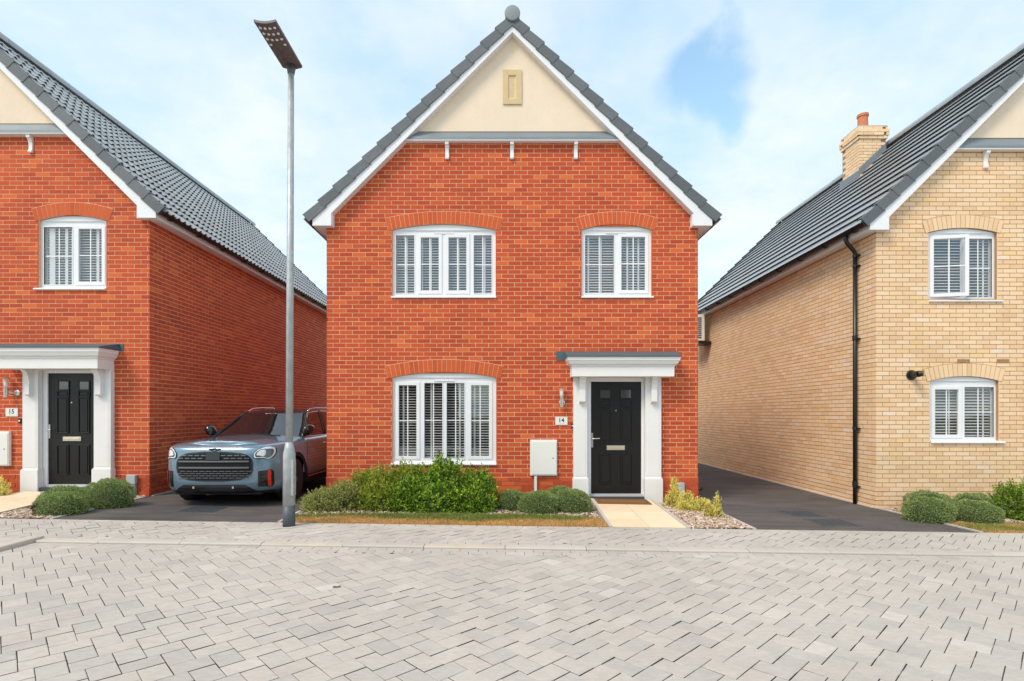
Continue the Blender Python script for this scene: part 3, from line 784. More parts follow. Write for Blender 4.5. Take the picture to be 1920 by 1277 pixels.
def door_set(root, H, L, R_, T, B, fr, proj, panes_px, glass, letter, handle, number_panel=None, label=None):
    """leaf L..R_ x T..B px; everything a sub-part of the door"""
    Y = H.Y+.03; x0, x1, zt, zb = H.x(L), H.x(R_), H.z(T), H.z(B)
    q = MB(); q.box(x0, x1, Y, Y+.045, zb, zt); d = obj('door', q, 'black_door', root, label=label)
    for (a, b_, c, e_) in panes_px:
        X0, X1, Z0, Z1 = H.x(a), H.x(b_), H.z(e_), H.z(c); q = MB()
        q.ring_xz((X0, X1, Z0, Z1), (X0+.022, X1-.022, Z0+.022, Z1-.022), Y-.016, Y-.001); q.box(X0+.035, X1-.035, Y-.011, Y-.001, Z0+.035, Z1-.035); obj('door_panel', q, 'black_door', d, bevel=.004)
    for (a, b_, c, e_) in glass:
        X0, X1, Z0, Z1 = H.x(a), H.x(b_), H.z(e_), H.z(c)
        q = MB(); q.ring_xz((X0-.02, X1+.02, Z0-.02, Z1+.02), (X0, X1, Z0, Z1), Y-.014, Y-.001); obj('glazing_trim', q, 'black_door', d, bevel=.003)
        q = MB(); q.box(X0, X1, Y-.006, Y-.001, Z0, Z1); obj('door_pane', q, 'pane_mirror', d)
    X0, X1, Z0, Z1 = H.x(letter[0]), H.x(letter[1]), H.z(letter[3]), H.z(letter[2])
    q = MB(); q.box(X0, X1, Y-.012, Y-.001, Z0, Z1); q.box(X0+.02, X1-.02, Y-.017, Y-.012, Z0+.02, Z1-.02); obj('letterbox', q, 'brass_steel', d, bevel=.003)
    hx, hz0, hz1, hl, hzm = H.x(handle[0]), H.z(handle[2]), H.z(handle[1]), H.x(handle[3]), H.z(handle[4])
    q = MB(); q.box(hx-.016, hx+.016, Y-.012, Y-.001, hz0, hz1); q.tube([(hx, Y-.01, hzm), (hx, Y-.055, hzm), (hx+.02, Y-.06, hzm), (hl, Y-.058, hzm+.003)], .010, 8); obj('door_handle', q, 'steel', d, smooth=False)
    cxm = (x0+x1)/2
    q = MB(); q.lathe((cxm+.0, Y-.006, H.z(T)-.50), [(.012, 0), (.012, .005)], 12, 'Y'); obj('spyhole', q, 'steel', d)
    # frame
    fx0, fx1, fz = H.x(fr[0]), H.x(fr[1]), H.z(fr[2]); q = MB()
    q.box(fx0, x0-.003, Y-.02, Y+.06, zb-.03, fz); q.box(x1+.003, fx1, Y-.02, Y+.06, zb-.03, fz); q.box(x0-.003, x1+.003, Y-.02, Y+.06, zt+.003, fz); obj('door_frame', q, 'white_upvc', d, bevel=.003)
    q = MB(); q.box(fx0+.02, fx1-.02, Y-.05, Y+.05, zb-.05, zb-.004); obj('threshold', q, 'steel_dull', d)
    q = MB(); q.box(fx0-.02, fx1+.03, Y-.12, Y-.051, zb-.30, zb-.045); obj('door_step', q, 'steel_dark', d)
    return d, (fx0, fx1, zb-.06, fz)
mat('pane_mirror', (.10, .10, .10), .06, .3, coat=.5); mat('steel_dark', (.07, .07, .075), .6); mat('steel_dull', (.70, .70, .72), .45, .4)
def canopy(root, H, px0, px1, proj, ztop_py, cap_py, fascia_y0, fascia_y1, pil, flash, base_z):
    """door surround: lead cap, moulded cornice, fascia, pilasters with brackets and plinths. px in the plane of the canopy front"""
    Yf = H.Y; F = proj
    c = MB(); X0, X1 = H.x(px0, F), H.x(px1, F)
    zc = H.z(cap_py, F); zf0, zf1 = H.z(fascia_y1, F), H.z(fascia_y0, F)
    o_ = .085     # cornice overhang beyond the fascia
    # fascia box
    c.box(X0+o_, X1-o_, Yf-F+o_, Yf-.002, zf0, zf1)
    root_c = obj('canopy', c, 'white_paint', root)
    # cornice profile rings round three sides
    prof = [(o_-.0, 0), (o_-.012, .012), (o_-.012, .028), (o_-.045, .055), (o_-.062, .10), (o_-.068, .118), (o_-.075, .12), (o_-.078, .15), (.004, .155), (.0, .18)]
    hgt = zc-zf1; prof = [(a, b_/.18*hgt) for a, b_ in prof]
    q = MB(); rows = []
    for (ins, h) in prof: rows.append([(X0+ins, Yf, zf1+h), (X0+ins, Yf-F+ins, zf1+h), (X1-ins, Yf-F+ins, zf1+h), (X1-ins, Yf, zf1+h)])
    q.grid(rows); q.face(rows[-1]); obj('cornice', q, 'white_paint', root_c)
    q = MB(); zb_ = H.z(ztop_py)
    q.face([(X0-.01, Yf-F-.012, zc+.002), (X1+.01, Yf-F-.012, zc+.002), (X1+.01, Yf-F-.012, zc+.022), (X0-.01, Yf-F-.012, zc+.022)])
    q.face([(X0-.01, Yf-F-.012, zc+.022), (X1+.01, Yf-F-.012, zc+.022), (X1+.01, Yf, zb_), (X0-.01, Yf, zb_)])
    q.face([(X0-.01, Yf-F-.012, zc+.002), (X0-.01, Yf-F-.012, zc+.022), (X0-.01, Yf, zb_), (X0-.01, Yf, zc+.002)])
    q.face([(X1+.01, Yf-F-.012, zc+.002), (X1+.01, Yf, zc+.002), (X1+.01, Yf, zb_), (X1+.01, Yf-F-.012, zc+.022)])
    q.face([(X0-.01, Yf-F-.012, zc+.002), (X0-.01, Yf, zc+.002), (X1+.01, Yf, zc+.002), (X1+.01, Yf-F-.012, zc+.002)])
    obj('lead_cap', q, 'lead_dark', root_c, recalc=True)
    q = MB(); q.box(H.x(flash[0]), H.x(flash[1]), Yf-.012, Yf-.0055, H.z(flash[3]), H.z(flash[2])); obj('wall_flashing', q, 'lead_dark', root_c)
    for (a, b_, brk, plinth_y) in pil:
        xa, xb = H.x(a, .09), H.x(b_, .09); zs = H.z(plinth_y, .1)
        q = MB(); q.box(xa, xb, Yf-.09, Yf-.002, zs, zf0-.001); q.box(xa+.03, xb-.03, Yf-.094, Yf-.09, zs+.05, zf0-.46)
        pl = obj('pilaster', q, 'white_paint', root_c, bevel=.003)
        q = MB(); q.box(xa-.015, xb+.02, Yf-.12, Yf-.002, base_z, zs); q.box(xa-.008, xb+.012, Yf-.105, Yf-.003, zs+.0005, zs+.02); obj('plinth', q, 'white_paint', root_c, bevel=.003)
        bx0, bx1 = H.x(brk[0], .14), H.x(brk[1], .14)
        q = MB(); q.prism_yz([(Yf-.0905, zf0-.002), (Yf-.25, zf0-.002), (Yf-.25, zf0-.02), (Yf-.21, zf0-.06), (Yf-.185, zf0-.12), (Yf-.165, zf0-.22), (Yf-.165, zf0-.24)] + [(Yf-.172, zf0-.241), (Yf-.172, zf0-.42), (Yf-.15, zf0-.44), (Yf-.0905, zf0-.45)], bx0, bx1); obj('bracket', q, 'white_paint', root_c, bevel=.003)
    return root_c

def build_house(name, label, H, xc, Yb, dz, brick, archm, mortar, part_side, rolled, windows, shelf_def, door=None, can=None, corner_side=None, ext_open=(), roof_parts=300, extra_front=None):
    x0, x1 = xc-3.22, xc+3.22; Yf = H.Y; gz = min(G(x0), G(x1))-.05
    root = thing(name, label, 'house', (xc, Yf, G(xc)))
    ztop = CAMZ+3.40+dz
    ops = []
    for wd in windows:
        ops.append(window(root, H, *wd['frame'], wd['rise'], wd['panes'], wd['sill'], vent=wd.get('vent'), open_sash=wd.get('open')))
    wall_ops = [(o[0]+.001, o[1]-.001, o[2]+.012, o[3]+.03) for o in ops]
    if door:
        d, dop = door_set(root, H, **door); wall_ops.append((dop[0]+.02, dop[1]-.02, gz, dop[3]-.01)); ops.append((dop[0], dop[1], gz-1, dop[3]))
    wl = wall_core(root, x0, x1, Yf, Yb, gz, ztop, wall_ops, mortar, xc, dz, None)
    zsh = H.z(shelf_def[1], .1)
    zr = lambda d_: CAMZ+6.50+dz-.985*d_
    def span(z):
        d_ = (CAMZ+6.56+dz-z)/.985 if z > ztop-.3 else 99
        return (max(x0, xc-d_), min(x1, xc+d_))
    bricks = lay(gz, zsh-.002, span, ops, x0)
    plinth_z = CAMZ-(897-776)/108+dz*.6
    place_bricks(wl, brick, bricks, 'Y', Yf, 300, brick, proud=lambda z: .010 if z < plinth_z else 0)
    for s, X in ((-1, x0), (1, x1)):
        sb = lay(gz, CAMZ+3.22+dz, lambda z: (Yf-.003, Yb), [], Yf-.003-.1125)
        m_ = MB()
        for b_ in sb:
            m_.cur = R.random(); pr = R.uniform(-.001, .001) + (.010 if b_[2] < plinth_z-.03 else 0)
            if s < 0: m_.box(X-.003-pr, X+.012, b_[0], b_[1], b_[2], b_[3])
            else: m_.box(X-.012, X+.003+pr, b_[0], b_[1], b_[2], b_[3])
        obj('brickwork', m_, brick, wl, kind='stuff', recalc=False)
    # render triangle
    zs = H.z(shelf_def[0])-.01; hw = (zr(0)-zs)/.985+.09
    q = MB(); q.prism_xz([(xc-hw, zs), (xc+hw, zs), (xc, zs+hw*.985)], Yf-.012, Yf+.01); obj('rendered_gable', q, 'render_cream', root)
    for wd in windows:
        f = wd['frame']; arch(root, H, H.x(f[0])-.03, H.x(f[1])+.03, H.z(f[2])+.001-.004, wd['rise']/H.k+.006, archm, mortar, Yf)
    shelf(root, xc, H, dz, shelf_def[0], shelf_def[1], shelf_def[2], (CAMZ+6.53+dz-zsh)+.09)
    gable_trim(root, xc, Yf, Yb, dz, H)
    rf = roof_and_verge(root, xc, Yf, Yb, dz, part_side, rolled, roof_parts)
    if can: canopy(root, H, **can)
    # dark rooms behind the windows
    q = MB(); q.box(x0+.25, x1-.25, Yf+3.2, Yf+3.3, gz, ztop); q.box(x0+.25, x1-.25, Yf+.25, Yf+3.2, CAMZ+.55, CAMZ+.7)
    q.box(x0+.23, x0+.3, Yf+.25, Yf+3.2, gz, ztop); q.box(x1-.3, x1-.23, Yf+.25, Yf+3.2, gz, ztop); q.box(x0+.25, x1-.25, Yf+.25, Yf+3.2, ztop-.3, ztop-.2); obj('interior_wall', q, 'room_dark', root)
    return root

# --- centre house
HC = House(9.26, 0); HC.brick = 'red_brick'
wc = [
 dict(frame=(736, 929, 431, 556), rise=10.5, panes=[(742.5, 776.8, 441.5, 550.5, 'f'), (789.3, 822.7, 445.7, 545, 's'), (841.2, 874.5, 445.7, 545, 's'), (888.3, 921.7, 441.5, 550.5, 'f')], sill=(733.5, 930.5, 553, 559), vent=(813, 851, 435.5)),
 dict(frame=(1091, 1221, 431, 556), rise=10, panes=[(1096.8, 1151, 441.5, 550, 'f'), (1165, 1209.4, 444.7, 544, 's')], sill=(1090, 1225, 553, 559), vent=(1136, 1175, 435)),
 dict(frame=(736, 930, 708, 868), rise=10, panes=[(748, 781, 722.6, 855, 's'), (795.7, 829.5, 718, 858.4, 'f'), (837.5, 870.8, 718, 858.4, 'f'), (883.6, 916.9, 722.6, 855, 's')], sill=(733, 931, 866, 872), vent=(813, 851, 713)),
]
door14 = dict(L=1108.6, R_=1202.5, T=716, B=925.6, fr=(1099, 1211, 707), proj=.4,
    panes_px=[(1124, 1147, 746, 764), (1164, 1187, 746, 764), (1124, 1147, 766, 829), (1164, 1187, 766, 829), (1124, 1147, 851, 908), (1164, 1187, 851, 908)],
    glass=[(1126, 1144.5, 731, 746), (1164.5, 1183.5, 731, 746)], letter=(1138, 1172, 835.5, 844), handle=(1110.5, 812, 839, 1124, 822.4), label='black panelled front door with two small panes')
can14 = dict(px0=1064, px1=1277, proj=.38, ztop_py=659, cap_py=669, fascia_y0=687, fascia_y1=705,
    pil=[(1075.5, 1101, (1086, 1097.5), 898), (1210, 1240, (1221, 1231.5), 898)], flash=(1043, 1270, 659, 676), base_z=G(2)-.05)
xcC = .052
house_c = build_house('brick_house', 'red brick house with gable facing the street, black door number 14 at its right', HC, xcC, 18.4, 0, 'red_brick', 'arch_brick_red', 'mortar_cream',
    -1, True, wc, (246, 262, (838, 960, 1080)), door14, can14, roof_parts=0)
blind(HC, 738, 927, 434, 554, 'white slatted blind inside the wide upstairs window of number 14', [(760, .035), (806, .035), (858, .035), (908, .035), (790, .02)])
blind(HC, 1093, 1219, 434, 554, 'white slatted blind inside the narrow upstairs window above door 14', [(1105, .03), (1129, .03), (1179, .03), (1200, .03)], angle=.45)
blind(HC, 738, 928, 711, 866, 'white slatted blind inside the downstairs window behind the hedge', [(754, .03), (807, .03), (861, .03), (889, .03), (831, .05)], angle=.12, w=.040)
# gable plaque
q = MB(); X0, X1, Z0, Z1 = HC.x(943), HC.x(978), HC.z(197), HC.z(133)
q.ring_xz((X0, X1, Z0, Z1), (X0+.09, X1-.09, Z0+.09, Z1-.09), HC.Y-.035, HC.Y-.0125)
i0, i1, j0, j1 = X0+.09, X1-.09, Z0+.09, Z1-.09; s_ = .035; yo, yi = HC.Y-.035, HC.Y-.0
for a in ([(i0, yo, j0), (i1, yo, j0), (i1-s_, yi, j0+s_), (i0+s_, yi, j0+s_)], [(i1, yo, j0), (i1, yo, j1), (i1-s_, yi, j1-s_), (i1-s_, yi, j0+s_)],
          [(i1, yo, j1), (i0, yo, j1), (i0+s_, yi, j1-s_), (i1-s_, yi, j1-s_)], [(i0, yo, j1), (i0, yo, j0), (i0+s_, yi, j0+s_), (i0+s_, yi, j1-s_)],
          [(i0+s_, yi-.014, j0+s_), (i1-s_, yi-.014, j0+s_), (i1-s_, yi-.014, j1-s_), (i0+s_, yi-.014, j1-s_)]): q.face(a)
obj('gable_plaque', q, 'cast_stone', house_c, recalc=False)

# --- left house
HL = House(9.13, .085); HL.brick = 'red_brick'
wl_ = [dict(frame=(73, 199, 414, 541), rise=10, panes=[(82.7, 136.3, 426, 534, 'f'), (148.4, 191.5, 429.6, 528.5, 's')], sill=(65, 199, 538, 543.5))]
door15 = dict(L=88.4, R_=175.6, T=700, B=908, fr=(68, 184, 690), proj=.45,
    panes_px=[(104, 128, 732, 745), (144, 167, 732, 745), (104, 127, 745, 813), (144, 166, 745, 813), (104, 127, 834, 891), (144, 166, 834, 891)],
    glass=[(108.6, 126, 715.5, 730), (147, 164.5, 715.5, 730)], letter=(116, 150, 819, 827), handle=(90.5, 796, 822, 98, 805.8), label='black panelled front door in the left house')
can15 = dict(px0=-36, px1=185, proj=.455, ztop_py=645, cap_py=652, fascia_y0=672, fascia_y1=690,
    pil=[(42, 71, (49, 57.5), 882), (175.6, 207.5, (180, 191), 880)], flash=(-20, 232, 645, 658), base_z=G(-8)-.05)
xcL = -6.16-3.22
house_l = build_house('brick_house', 'red brick house with door number 15, beyond the parked car at left', HL, xcL, 19.3, .085, 'red_brick', 'arch_brick_red', 'mortar_cream',
    1, True, wl_, (231, 249, (55, -66, -187)), door15, can15)
blind(HL, 75, 197, 417, 539, 'white slatted blind inside the upstairs window of the left house', [(90, .10), (117, .05), (128, .03), (176, .05)], depth=.10)

# --- right house
HR = House(8.97, -.17); HR.brick = 'arch_brick_buff'
wr = [dict(frame=(1741, 1868.5, 436.5, 561), rise=8.5, panes=[(1749.2, 1800.5, 449.5, 551, 's'), (1811, 1859.5, 447.7, 557, 'f')], sill=(1741, 1878.5, 561, 566), open=0),
      dict(frame=(1744, 1871.5, 714.5, 827.5), rise=8.5, panes=[(1752.5, 1796.5, 730.5, 815, 's'), (1808, 1863, 725.7, 819.5, 'f')], sill=(1745, 1882.5, 826, 831))]
xcR = 6.17+3.22
house_r = build_house('brick_house', 'buff yellow brick house with chimney, at the right of the picture', HR, xcR, 18.4, -.17, 'buff_brick', 'arch_brick_buff', 'mortar_brown',
    -1, False, wr, (258, 278, (1851, 1973, 2095)), None, None)
blind(HR, 1743, 1866, 439, 559, 'slatted blind behind the half-open upstairs window of the buff brick house', [(1757, .03), (1790, .03), (1822, .03), (1855, .03)], pitch=.05)
blind(HR, 1746, 1869, 717, 826, 'slatted blind inside the downstairs window of the buff brick house', [(1757, .03), (1790, .03), (1815, .03), (1855, .03)], pitch=.05)
# air bricks
for px in (1806, 1880):
    q = MB(); x = HR.x(px); z = HR.z(677); q.box(x-.105, x+.105, HR.Y-.009, HR.Y-.0055, z-.032, z+.032)
    for k in range(8):
        for l in range(2): q.box(x-.09+k*.024, x-.076+k*.024, HR.Y-.013, HR.Y-.0092, z-.024+l*.026, z-.004+l*.026)
    obj('air_brick', q, 'mortar_brown', house_r)
# chimney
q = MB(); zc0, zc1 = CAMZ+5.5, CAMZ+7.0; cx0, cx1, cy0, cy1 = 8.53, 9.17, 13.0, 13.65
q.box(cx0, cx1, cy0, cy1, zc0, zc1-.02); ch = obj('chimney', q, 'mortar_brown', house_r)
q = MB()
for i in range(int((zc1-zc0)/.075)):
    z = zc0+i*.075; e_ = .0 if z < zc1-.30 else (.03 if z < zc1-.23 else (.055 if z < zc1-.09 else .03))
    for k in range(3):
        for face in range(4):
            w_ = cx1-cx0+2*e_; a = k*w_/3-(w_/6 if i % 2 else 0); b_ = a+w_/3-.01
            a = max(a, 0); b_ = min(b_, w_)
            q.cur = R.random()
            if face == 0: q.box(cx0-e_+a, cx0-e_+b_, cy0-e_-.005, cy0+.01, z, z+.065)
            elif face == 1: q.box(cx0-e_-.005, cx0+.01, cy0-e_+a, cy0-e_+b_, z, z+.065)
            elif face == 2: q.box(cx1-.01, cx1+e_+.005, cy0-e_+a, cy0-e_+b_, z, z+.065)
            else: q.box(cx0-e_+a, cx0-e_+b_, cy1-.01, cy1+e_+.005, z, z+.065)
obj('chimney_brickwork', q, 'buff_brick', ch, kind='stuff', recalc=False)
q = MB(); q.box(cx0-.03, cx1+.03, cy0-.03, cy1+.03, zc1-.018, zc1+.02); obj('flaunching', q, 'kerb_concrete', ch)
q = MB(); q.lathe(((cx0+cx1)/2-.02, (cy0+cy1)/2, zc1+.0), [(.125, 0), (.12, .03), (.11, .40), (.13, .41), (.13, .47), (.105, .48)], 20); obj('chimney_pot', q, 'terracotta', ch, smooth=False)
q = MB()
zA_R = CAMZ+6.83-.17
zz_ = lambda x: zA_R-SL*abs(x-xcR)
for (yy) in (cy0-.012,):
    q.prism_xz([(cx0-.015, zz_(cx0)-.02), (cx1+.01, zz_(cx1)-.02), (cx1+.01, zz_(cx1)+.16), (cx0-.015, zz_(cx0)+.16)], yy, yy+.006)
q.box(cx0-.013, cx0-.0055, cy0-.01, cy1+.1, zz_(cx0)-.05, zz_(cx0)+.12)
obj('lead_flashing', q, 'lead', ch)
# downpipe
dpx, dpy = x_w = (6.17-.065, 9.42)
gx = xcR-3.485; gz = CAMZ+6.70-.17-SL*3.42-.005
q = MB(); q.tube([(gx, dpy-.06, gz-.03), (gx, dpy-.06, gz-.16), (gx+.03, dpy-.055, gz-.21), (dpx-.02, dpy-.005, gz-.33), (dpx, dpy, gz-.37), (dpx, dpy, gz-.45)], .034, 12)
q.tube([(dpx, dpy, gz-.40), (dpx, dpy, G(6.1)-.02)], .034, 14); dp = obj('downpipe', q, 'black_plastic', house_r, smooth=True)
for z in (gz-.44, gz-.62, CAMZ+1.3, CAMZ-.28, CAMZ-1.3):
    q = MB(); q.tube([(dpx, dpy, z), (dpx, dpy, z+.05)], .040, 14); q.box(dpx, 6.17-.004, dpy-.05, dpy+.05, z+.012, z+.036); q.box(dpx-.004, dpx+.05, dpy-.075, dpy-.03, z+.015, z+.033); obj('pipe_clip', q, 'black_plastic', dp)
for z in (CAMZ+1.36, CAMZ-1.2):
    q = MB(); q.tube([(dpx, dpy, z-.06), (dpx, dpy, z+.02)], .043, 14); obj('pipe_socket', q, 'black_plastic', dp)

# ------------------------------------------------------------------ opposite houses (seen in the window glass only)
opp = thing('brick_house', 'dark brown brick house across the street, reflected in the windows', 'house', (2.5, -9, 0))
for i, xo in enumerate((2.6,)):
    q = MB(); q.box(xo-3.6, xo+3.6, -17, -9, -.2, 5.0); obj('wall', q, 'brown_brick', opp)
    q = MB(); q.prism_xz([(xo-3.9, 4.9), (xo+3.9, 4.9), (xo, 8.4)], -17.2, -8.8); obj('roof', q, 'roof_tile', opp)
    for (xx, zz) in ((-2.2, 1.1), (1.6, 1.1), (-2, 3.3), (1.6, 3.3)):
        q = MB(); q.box(xo+xx, xo+xx+1.3, -9, -8.96, zz, zz+1.2); f = obj('window', q, 'white_upvc', opp)
        q = MB(); q.box(xo+xx+.08, xo+xx+1.22, -8.955, -8.95, zz+.08, zz+1.12); obj('pane', q, 'car_glass', f)
opp2 = thing('brick_house', 'second dark brown brick house across the street, reflected in the ground floor windows', 'house', (-7, -9.5, 0))
q = MB(); q.box(-11, -3.4, -17, -9.5, -.2, 4.6); obj('wall', q, 'brown_brick', opp2)
q = MB(); q.prism_yz([(-9.2, 4.5), (-17.3, 4.5), (-13.2, 7.4)], -11.2, -3.2); obj('roof', q, 'roof_tile', opp2)
#PART2
# ------------------------------------------------------------------ wall fixtures
def text(body, size, x, y, z, material, parent, name='number'):
    cu = bpy.data.curves.new(name, 'FONT'); cu.body = body; cu.size = size; cu.extrude = .0008; cu.align_x = 'CENTER'; cu.align_y = 'CENTER'; cu.offset = .0012
    cu.materials.append(M[material]); tmp = bpy.data.objects.new(name, cu); me = bpy.data.meshes.new_from_object(tmp); bpy.data.objects.remove(tmp); o = bpy.data.objects.new(name, me); link(o, parent); o.rotation_euler = (math.pi/2, 0, 0)
    o.location = Vector((x, y, z)) - ORG[parent.name]; return o
def number_sign(H, a, b_, c, d, body, label):
    x0, x1, z0, z1 = H.x(a), H.x(b_), H.z(d), H.z(c); q = MB(); Yf = H.Y-.0065
    t = thing('house_number_sign', label, 'sign', ((x0+x1)/2, Yf, z0), 'house number signs on the front walls')
    q.box(x0, x1, Yf-.012, Yf, z0, z1); obj('plate', q, 'meter_white', t, bevel=.003)
    q = MB(); q.ring_xz((x0+.008, x1-.008, z0+.008, z1-.008), (x0+.0105, x1-.0105, z0+.0105, z1-.0105), Yf-.0128, Yf-.0121); obj('border_line', q, 'grey_plastic', t)
    text(body, .105, (x0+x1)/2-.002, Yf-.0135, z0+(z1-z0)*.57, 'black_plastic', t)
    q = MB(); q.box(x0+.05, x1-.05, Yf-.0130, Yf-.0121, z0+.026, z0+.031); obj('underline', q, 'grey_plastic', t)
number_sign(HC, 1041, 1064, 781.5, 797, '14', 'small white number 14 plate on the red brick wall left of the door')
number_sign(HL, 12, 35, 765, 781, '15', 'small white number 15 plate on the red brick wall at far left')
def wall_lamp(H, cx, top, bot, label, side=0.):
    x = H.x(cx, .09); zt, zb = H.z(top, .09), H.z(bot, .09); Y = H.Y-.005; h = zt-zb
    t = thing('wall_lamp', label, 'lamp', (x, Y, zb), 'steel wall lamps beside the front doors')
    q = MB(); q.lathe((x+side, Y, zb+h*.22), [(.052, 0), (.052, -.015), (.035, -.022)], 20, 'Y'); obj('back_plate', q, 'steel', t, smooth=False)
    q = MB(); q.tube([(x+side, Y-.02, zb+h*.22), (x, Y-.09, zb+h*.22)], .013, 10); obj('arm', q, 'steel', t, smooth=True)
    q = MB(); q.lathe((x, Y-.09, zb), [(.03, 0), (.031, .01), (.031, h*.42), (.036, h*.43), (.036, h*.46)], 20); obj('lamp_holder', q, 'steel', t, smooth=False)
    q = MB(); q.lathe((x, Y-.09, zb+h*.46), [(.030, 0), (.036, h*.08), (.040, h*.47), (.038, h*.475)], 20); obj('shade', q, 'lamp_glass', t, smooth=True)
    q = MB(); q.lathe((x, Y-.09, zb+h*.47), [(.012, 0), (.022, h*.1), (.024, h*.25), (.012, h*.33)], 12); obj('bulb', q, 'lens_white', t, smooth=True)
    q = MB(); q.lathe((x, Y-.09, zb+h*.94), [(.058, 0), (.060, .006), (.03, .02)], 20); obj('lamp_cap', q, 'steel', t, smooth=False)
def lampglass():
    m = bpy.data.materials.new('lamp_glass'); m.use_nodes = True; b = m.node_tree.nodes['Principled BSDF']
    b.inputs['Base Color'].default_value = (.8, .75, .7, 1); b.inputs['Roughness'].default_value = .1; b.inputs['Alpha'].default_value = .4; M['lamp_glass'] = m
lampglass()
wall_lamp(HC, 1053, 725, 763, 'steel wall lamp above the number 14 plate', side=.012)
wall_lamp(HL, 11.5, 707, 745, 'steel wall lamp above the number 15 plate at the picture edge', side=.12)
def bell(H, px, py, label):
    x, z = H.x(px), H.z(py); t = thing('doorbell', label, 'doorbell', (x, H.Y-.005, z-.04), 'doorbells beside the front doors')
    q = MB(); q.box(x-.022, x+.022, H.Y-.025, H.Y-.0055, z-.04, z+.04); obj('casing', q, 'black_plastic', t, bevel=.004)
    q = MB(); q.lathe((x, H.Y-.03, z), [(.013, 0), (.014, .005)], 14, 'Y'); obj('button', q, 'lens_white', t)
bell(HC, 1073, 798.5, 'tiny doorbell beside the white surround of door 14')
bell(HL, 38.8, 789, 'tiny doorbell beside the white surround of the left house door')
def meter(H, a, b_, c, d, label, pipe=None):
    x0, x1, z0, z1 = H.x(a, .06), H.x(b_, .06), H.z(d, .06), H.z(c, .06); Y = H.Y-.0055
    t = thing('meter_box', label, 'meter box', ((x0+x1)/2, Y, z0), 'white meter boxes on the front walls')
    q = MB(); q.box(x0, x1, Y-.055, Y, z0, z1); obj('casing', q, 'meter_white', t, bevel=.008)
    q = MB(); q.box(x0+.030, x1-.014, Y-.064, Y-.0555, z0+.02, z1-.03); dr = obj('door', q, 'meter_white', t, bevel=.004)
    q = MB(); q.lathe((x1-.07, Y-.066, z0+(z1-z0)*.49), [(.010, 0), (.012, .003)], 12, 'Y'); obj('lock', q, 'black_plastic', dr)
    if pipe:
        q = MB(); q.box(H.x(pipe)-.024, H.x(pipe)+.024, Y-.045, Y-.001, G(H.x(pipe)), z0-.001); obj('conduit', q, 'meter_white', t, bevel=.006)
meter(HC, 994, 1044.6, 824.7, 892, 'white meter box on the brick wall between the big window and door 14', 1004)
meter(HL, -34, 16.5, 809, 874, 'white meter box on the wall at the far left edge', None)
def hopper(H, x, z0, z1, label, wd=.13):
    t = thing('service_box', label, 'service box', (x, H.Y-.02, G(x)), 'grey service boxes low on the front walls')
    q = MB(); q.box(x-wd/2, x+wd/2, H.Y-.085, H.Y-.016, z0, z1); obj('casing', q, 'grey_plastic', t, bevel=.01)
    q = MB(); q.prism_xz([(x-wd*.30, z0-.001), (x+wd*.38, z0-.001), (x+wd*.42, z0-.10), (x+wd*.42, G(x)), (x-wd*.12, G(x)), (x-wd*.18, z0-.10)], H.Y-.07, H.Y-.018); obj('duct', q, 'grey_plastic', t, bevel=.005)
hopper(HC, HC.x(1274), HC.z(923, .05), HC.z(905, .05), 'grey service box low on the wall behind the yellow shrub')
hopper(HL, HL.x(251), HL.z(908, .05), HL.z(890.5, .05), 'grey service box low at the corner of the left house', .155)
# black flue terminal on the buff house
x, z = HR.x(1708), HR.z(703.5)
t = thing('flue_terminal', 'round black flue terminal on the buff brick wall left of the window', 'flue', (x, HR.Y, z-.08))
q = MB(); q.lathe((x, HR.Y-.006, z), [(.085, 0), (.085, -.012), (.066, -.02)], 24, 'Y'); obj('wall_plate', q, 'black_plastic', t, smooth=False)
q = MB(); q.tube([(x, HR.Y-.02, z), (x+.01, HR.Y-.17, z+.01)], [.05, .052], 18); q.tube([(x+.01, HR.Y-.17, z+.01), (x+.045, HR.Y-.21, z+.015)], [.052, .045], 18); obj('flue_pipe', q, 'black_plastic', t, smooth=False)
# air conditioner on the side wall, half hidden
t = thing('air_conditioner', 'pale grey air conditioning unit high on the buff side wall', 'air conditioner', (5.99, 16.4, CAMZ+2.25))
q = MB(); q.box(5.72, 5.94, 16.2, 17.0, CAMZ+2.22, CAMZ+3.02); obj('casing', q, 'meter_white', t, bevel=.02)
for k in range(11):
    q = MB(); q.box(5.73, 5.835, 16.19, 16.199, CAMZ+2.30+k*.06, CAMZ+2.328+k*.06); obj('vent_slot', q, 'black_plastic', t)
q = MB(); q.box(5.78, 6.15, 16.25, 16.9, CAMZ+2.15, CAMZ+2.215); obj('wall_bracket', q, 'black_plastic', t)
# outside tap at the corner of the centre house
t = thing('outside_tap', 'small black outside tap pipe at the right corner of the red brick house', 'tap', (3.32, 9.6, G(3.3)))
q = MB(); q.tube([(3.29, 9.45, G(3.3)+.02), (3.31, 9.45, G(3.3)+.12), (3.335, 9.45, G(3.3)+.2), (3.40, 9.42, G(3.3)+.24), (3.41, 9.42, G(3.3)+.27)], .013, 10); obj('pipe', q, 'black_plastic', t, smooth=True)
# doormat
t = thing('doormat', 'brown coir doormat on the paved path before door 14', 'doormat', (1.88, 8.86, G(1.9)))
q = MB(); q.prism_xy([(1.43, 8.60), (2.30, 8.60), (2.30, 8.98), (1.43, 8.98)], .0315, .045, G); ramp(q); obj('mat', q, 'coir', t)
q = MB()
for (a, b_, c, d) in ((1.47, 1.49, 8.64, 8.94), (2.24, 2.26, 8.64, 8.94), (1.49, 2.24, 8.64, 8.655), (1.49, 2.24, 8.925, 8.94)): q.prism_xy([(a, c), (b_, c), (b_, d), (a, d)], .0452, .048, G)
ramp(q); obj('border', q, 'twig', t)
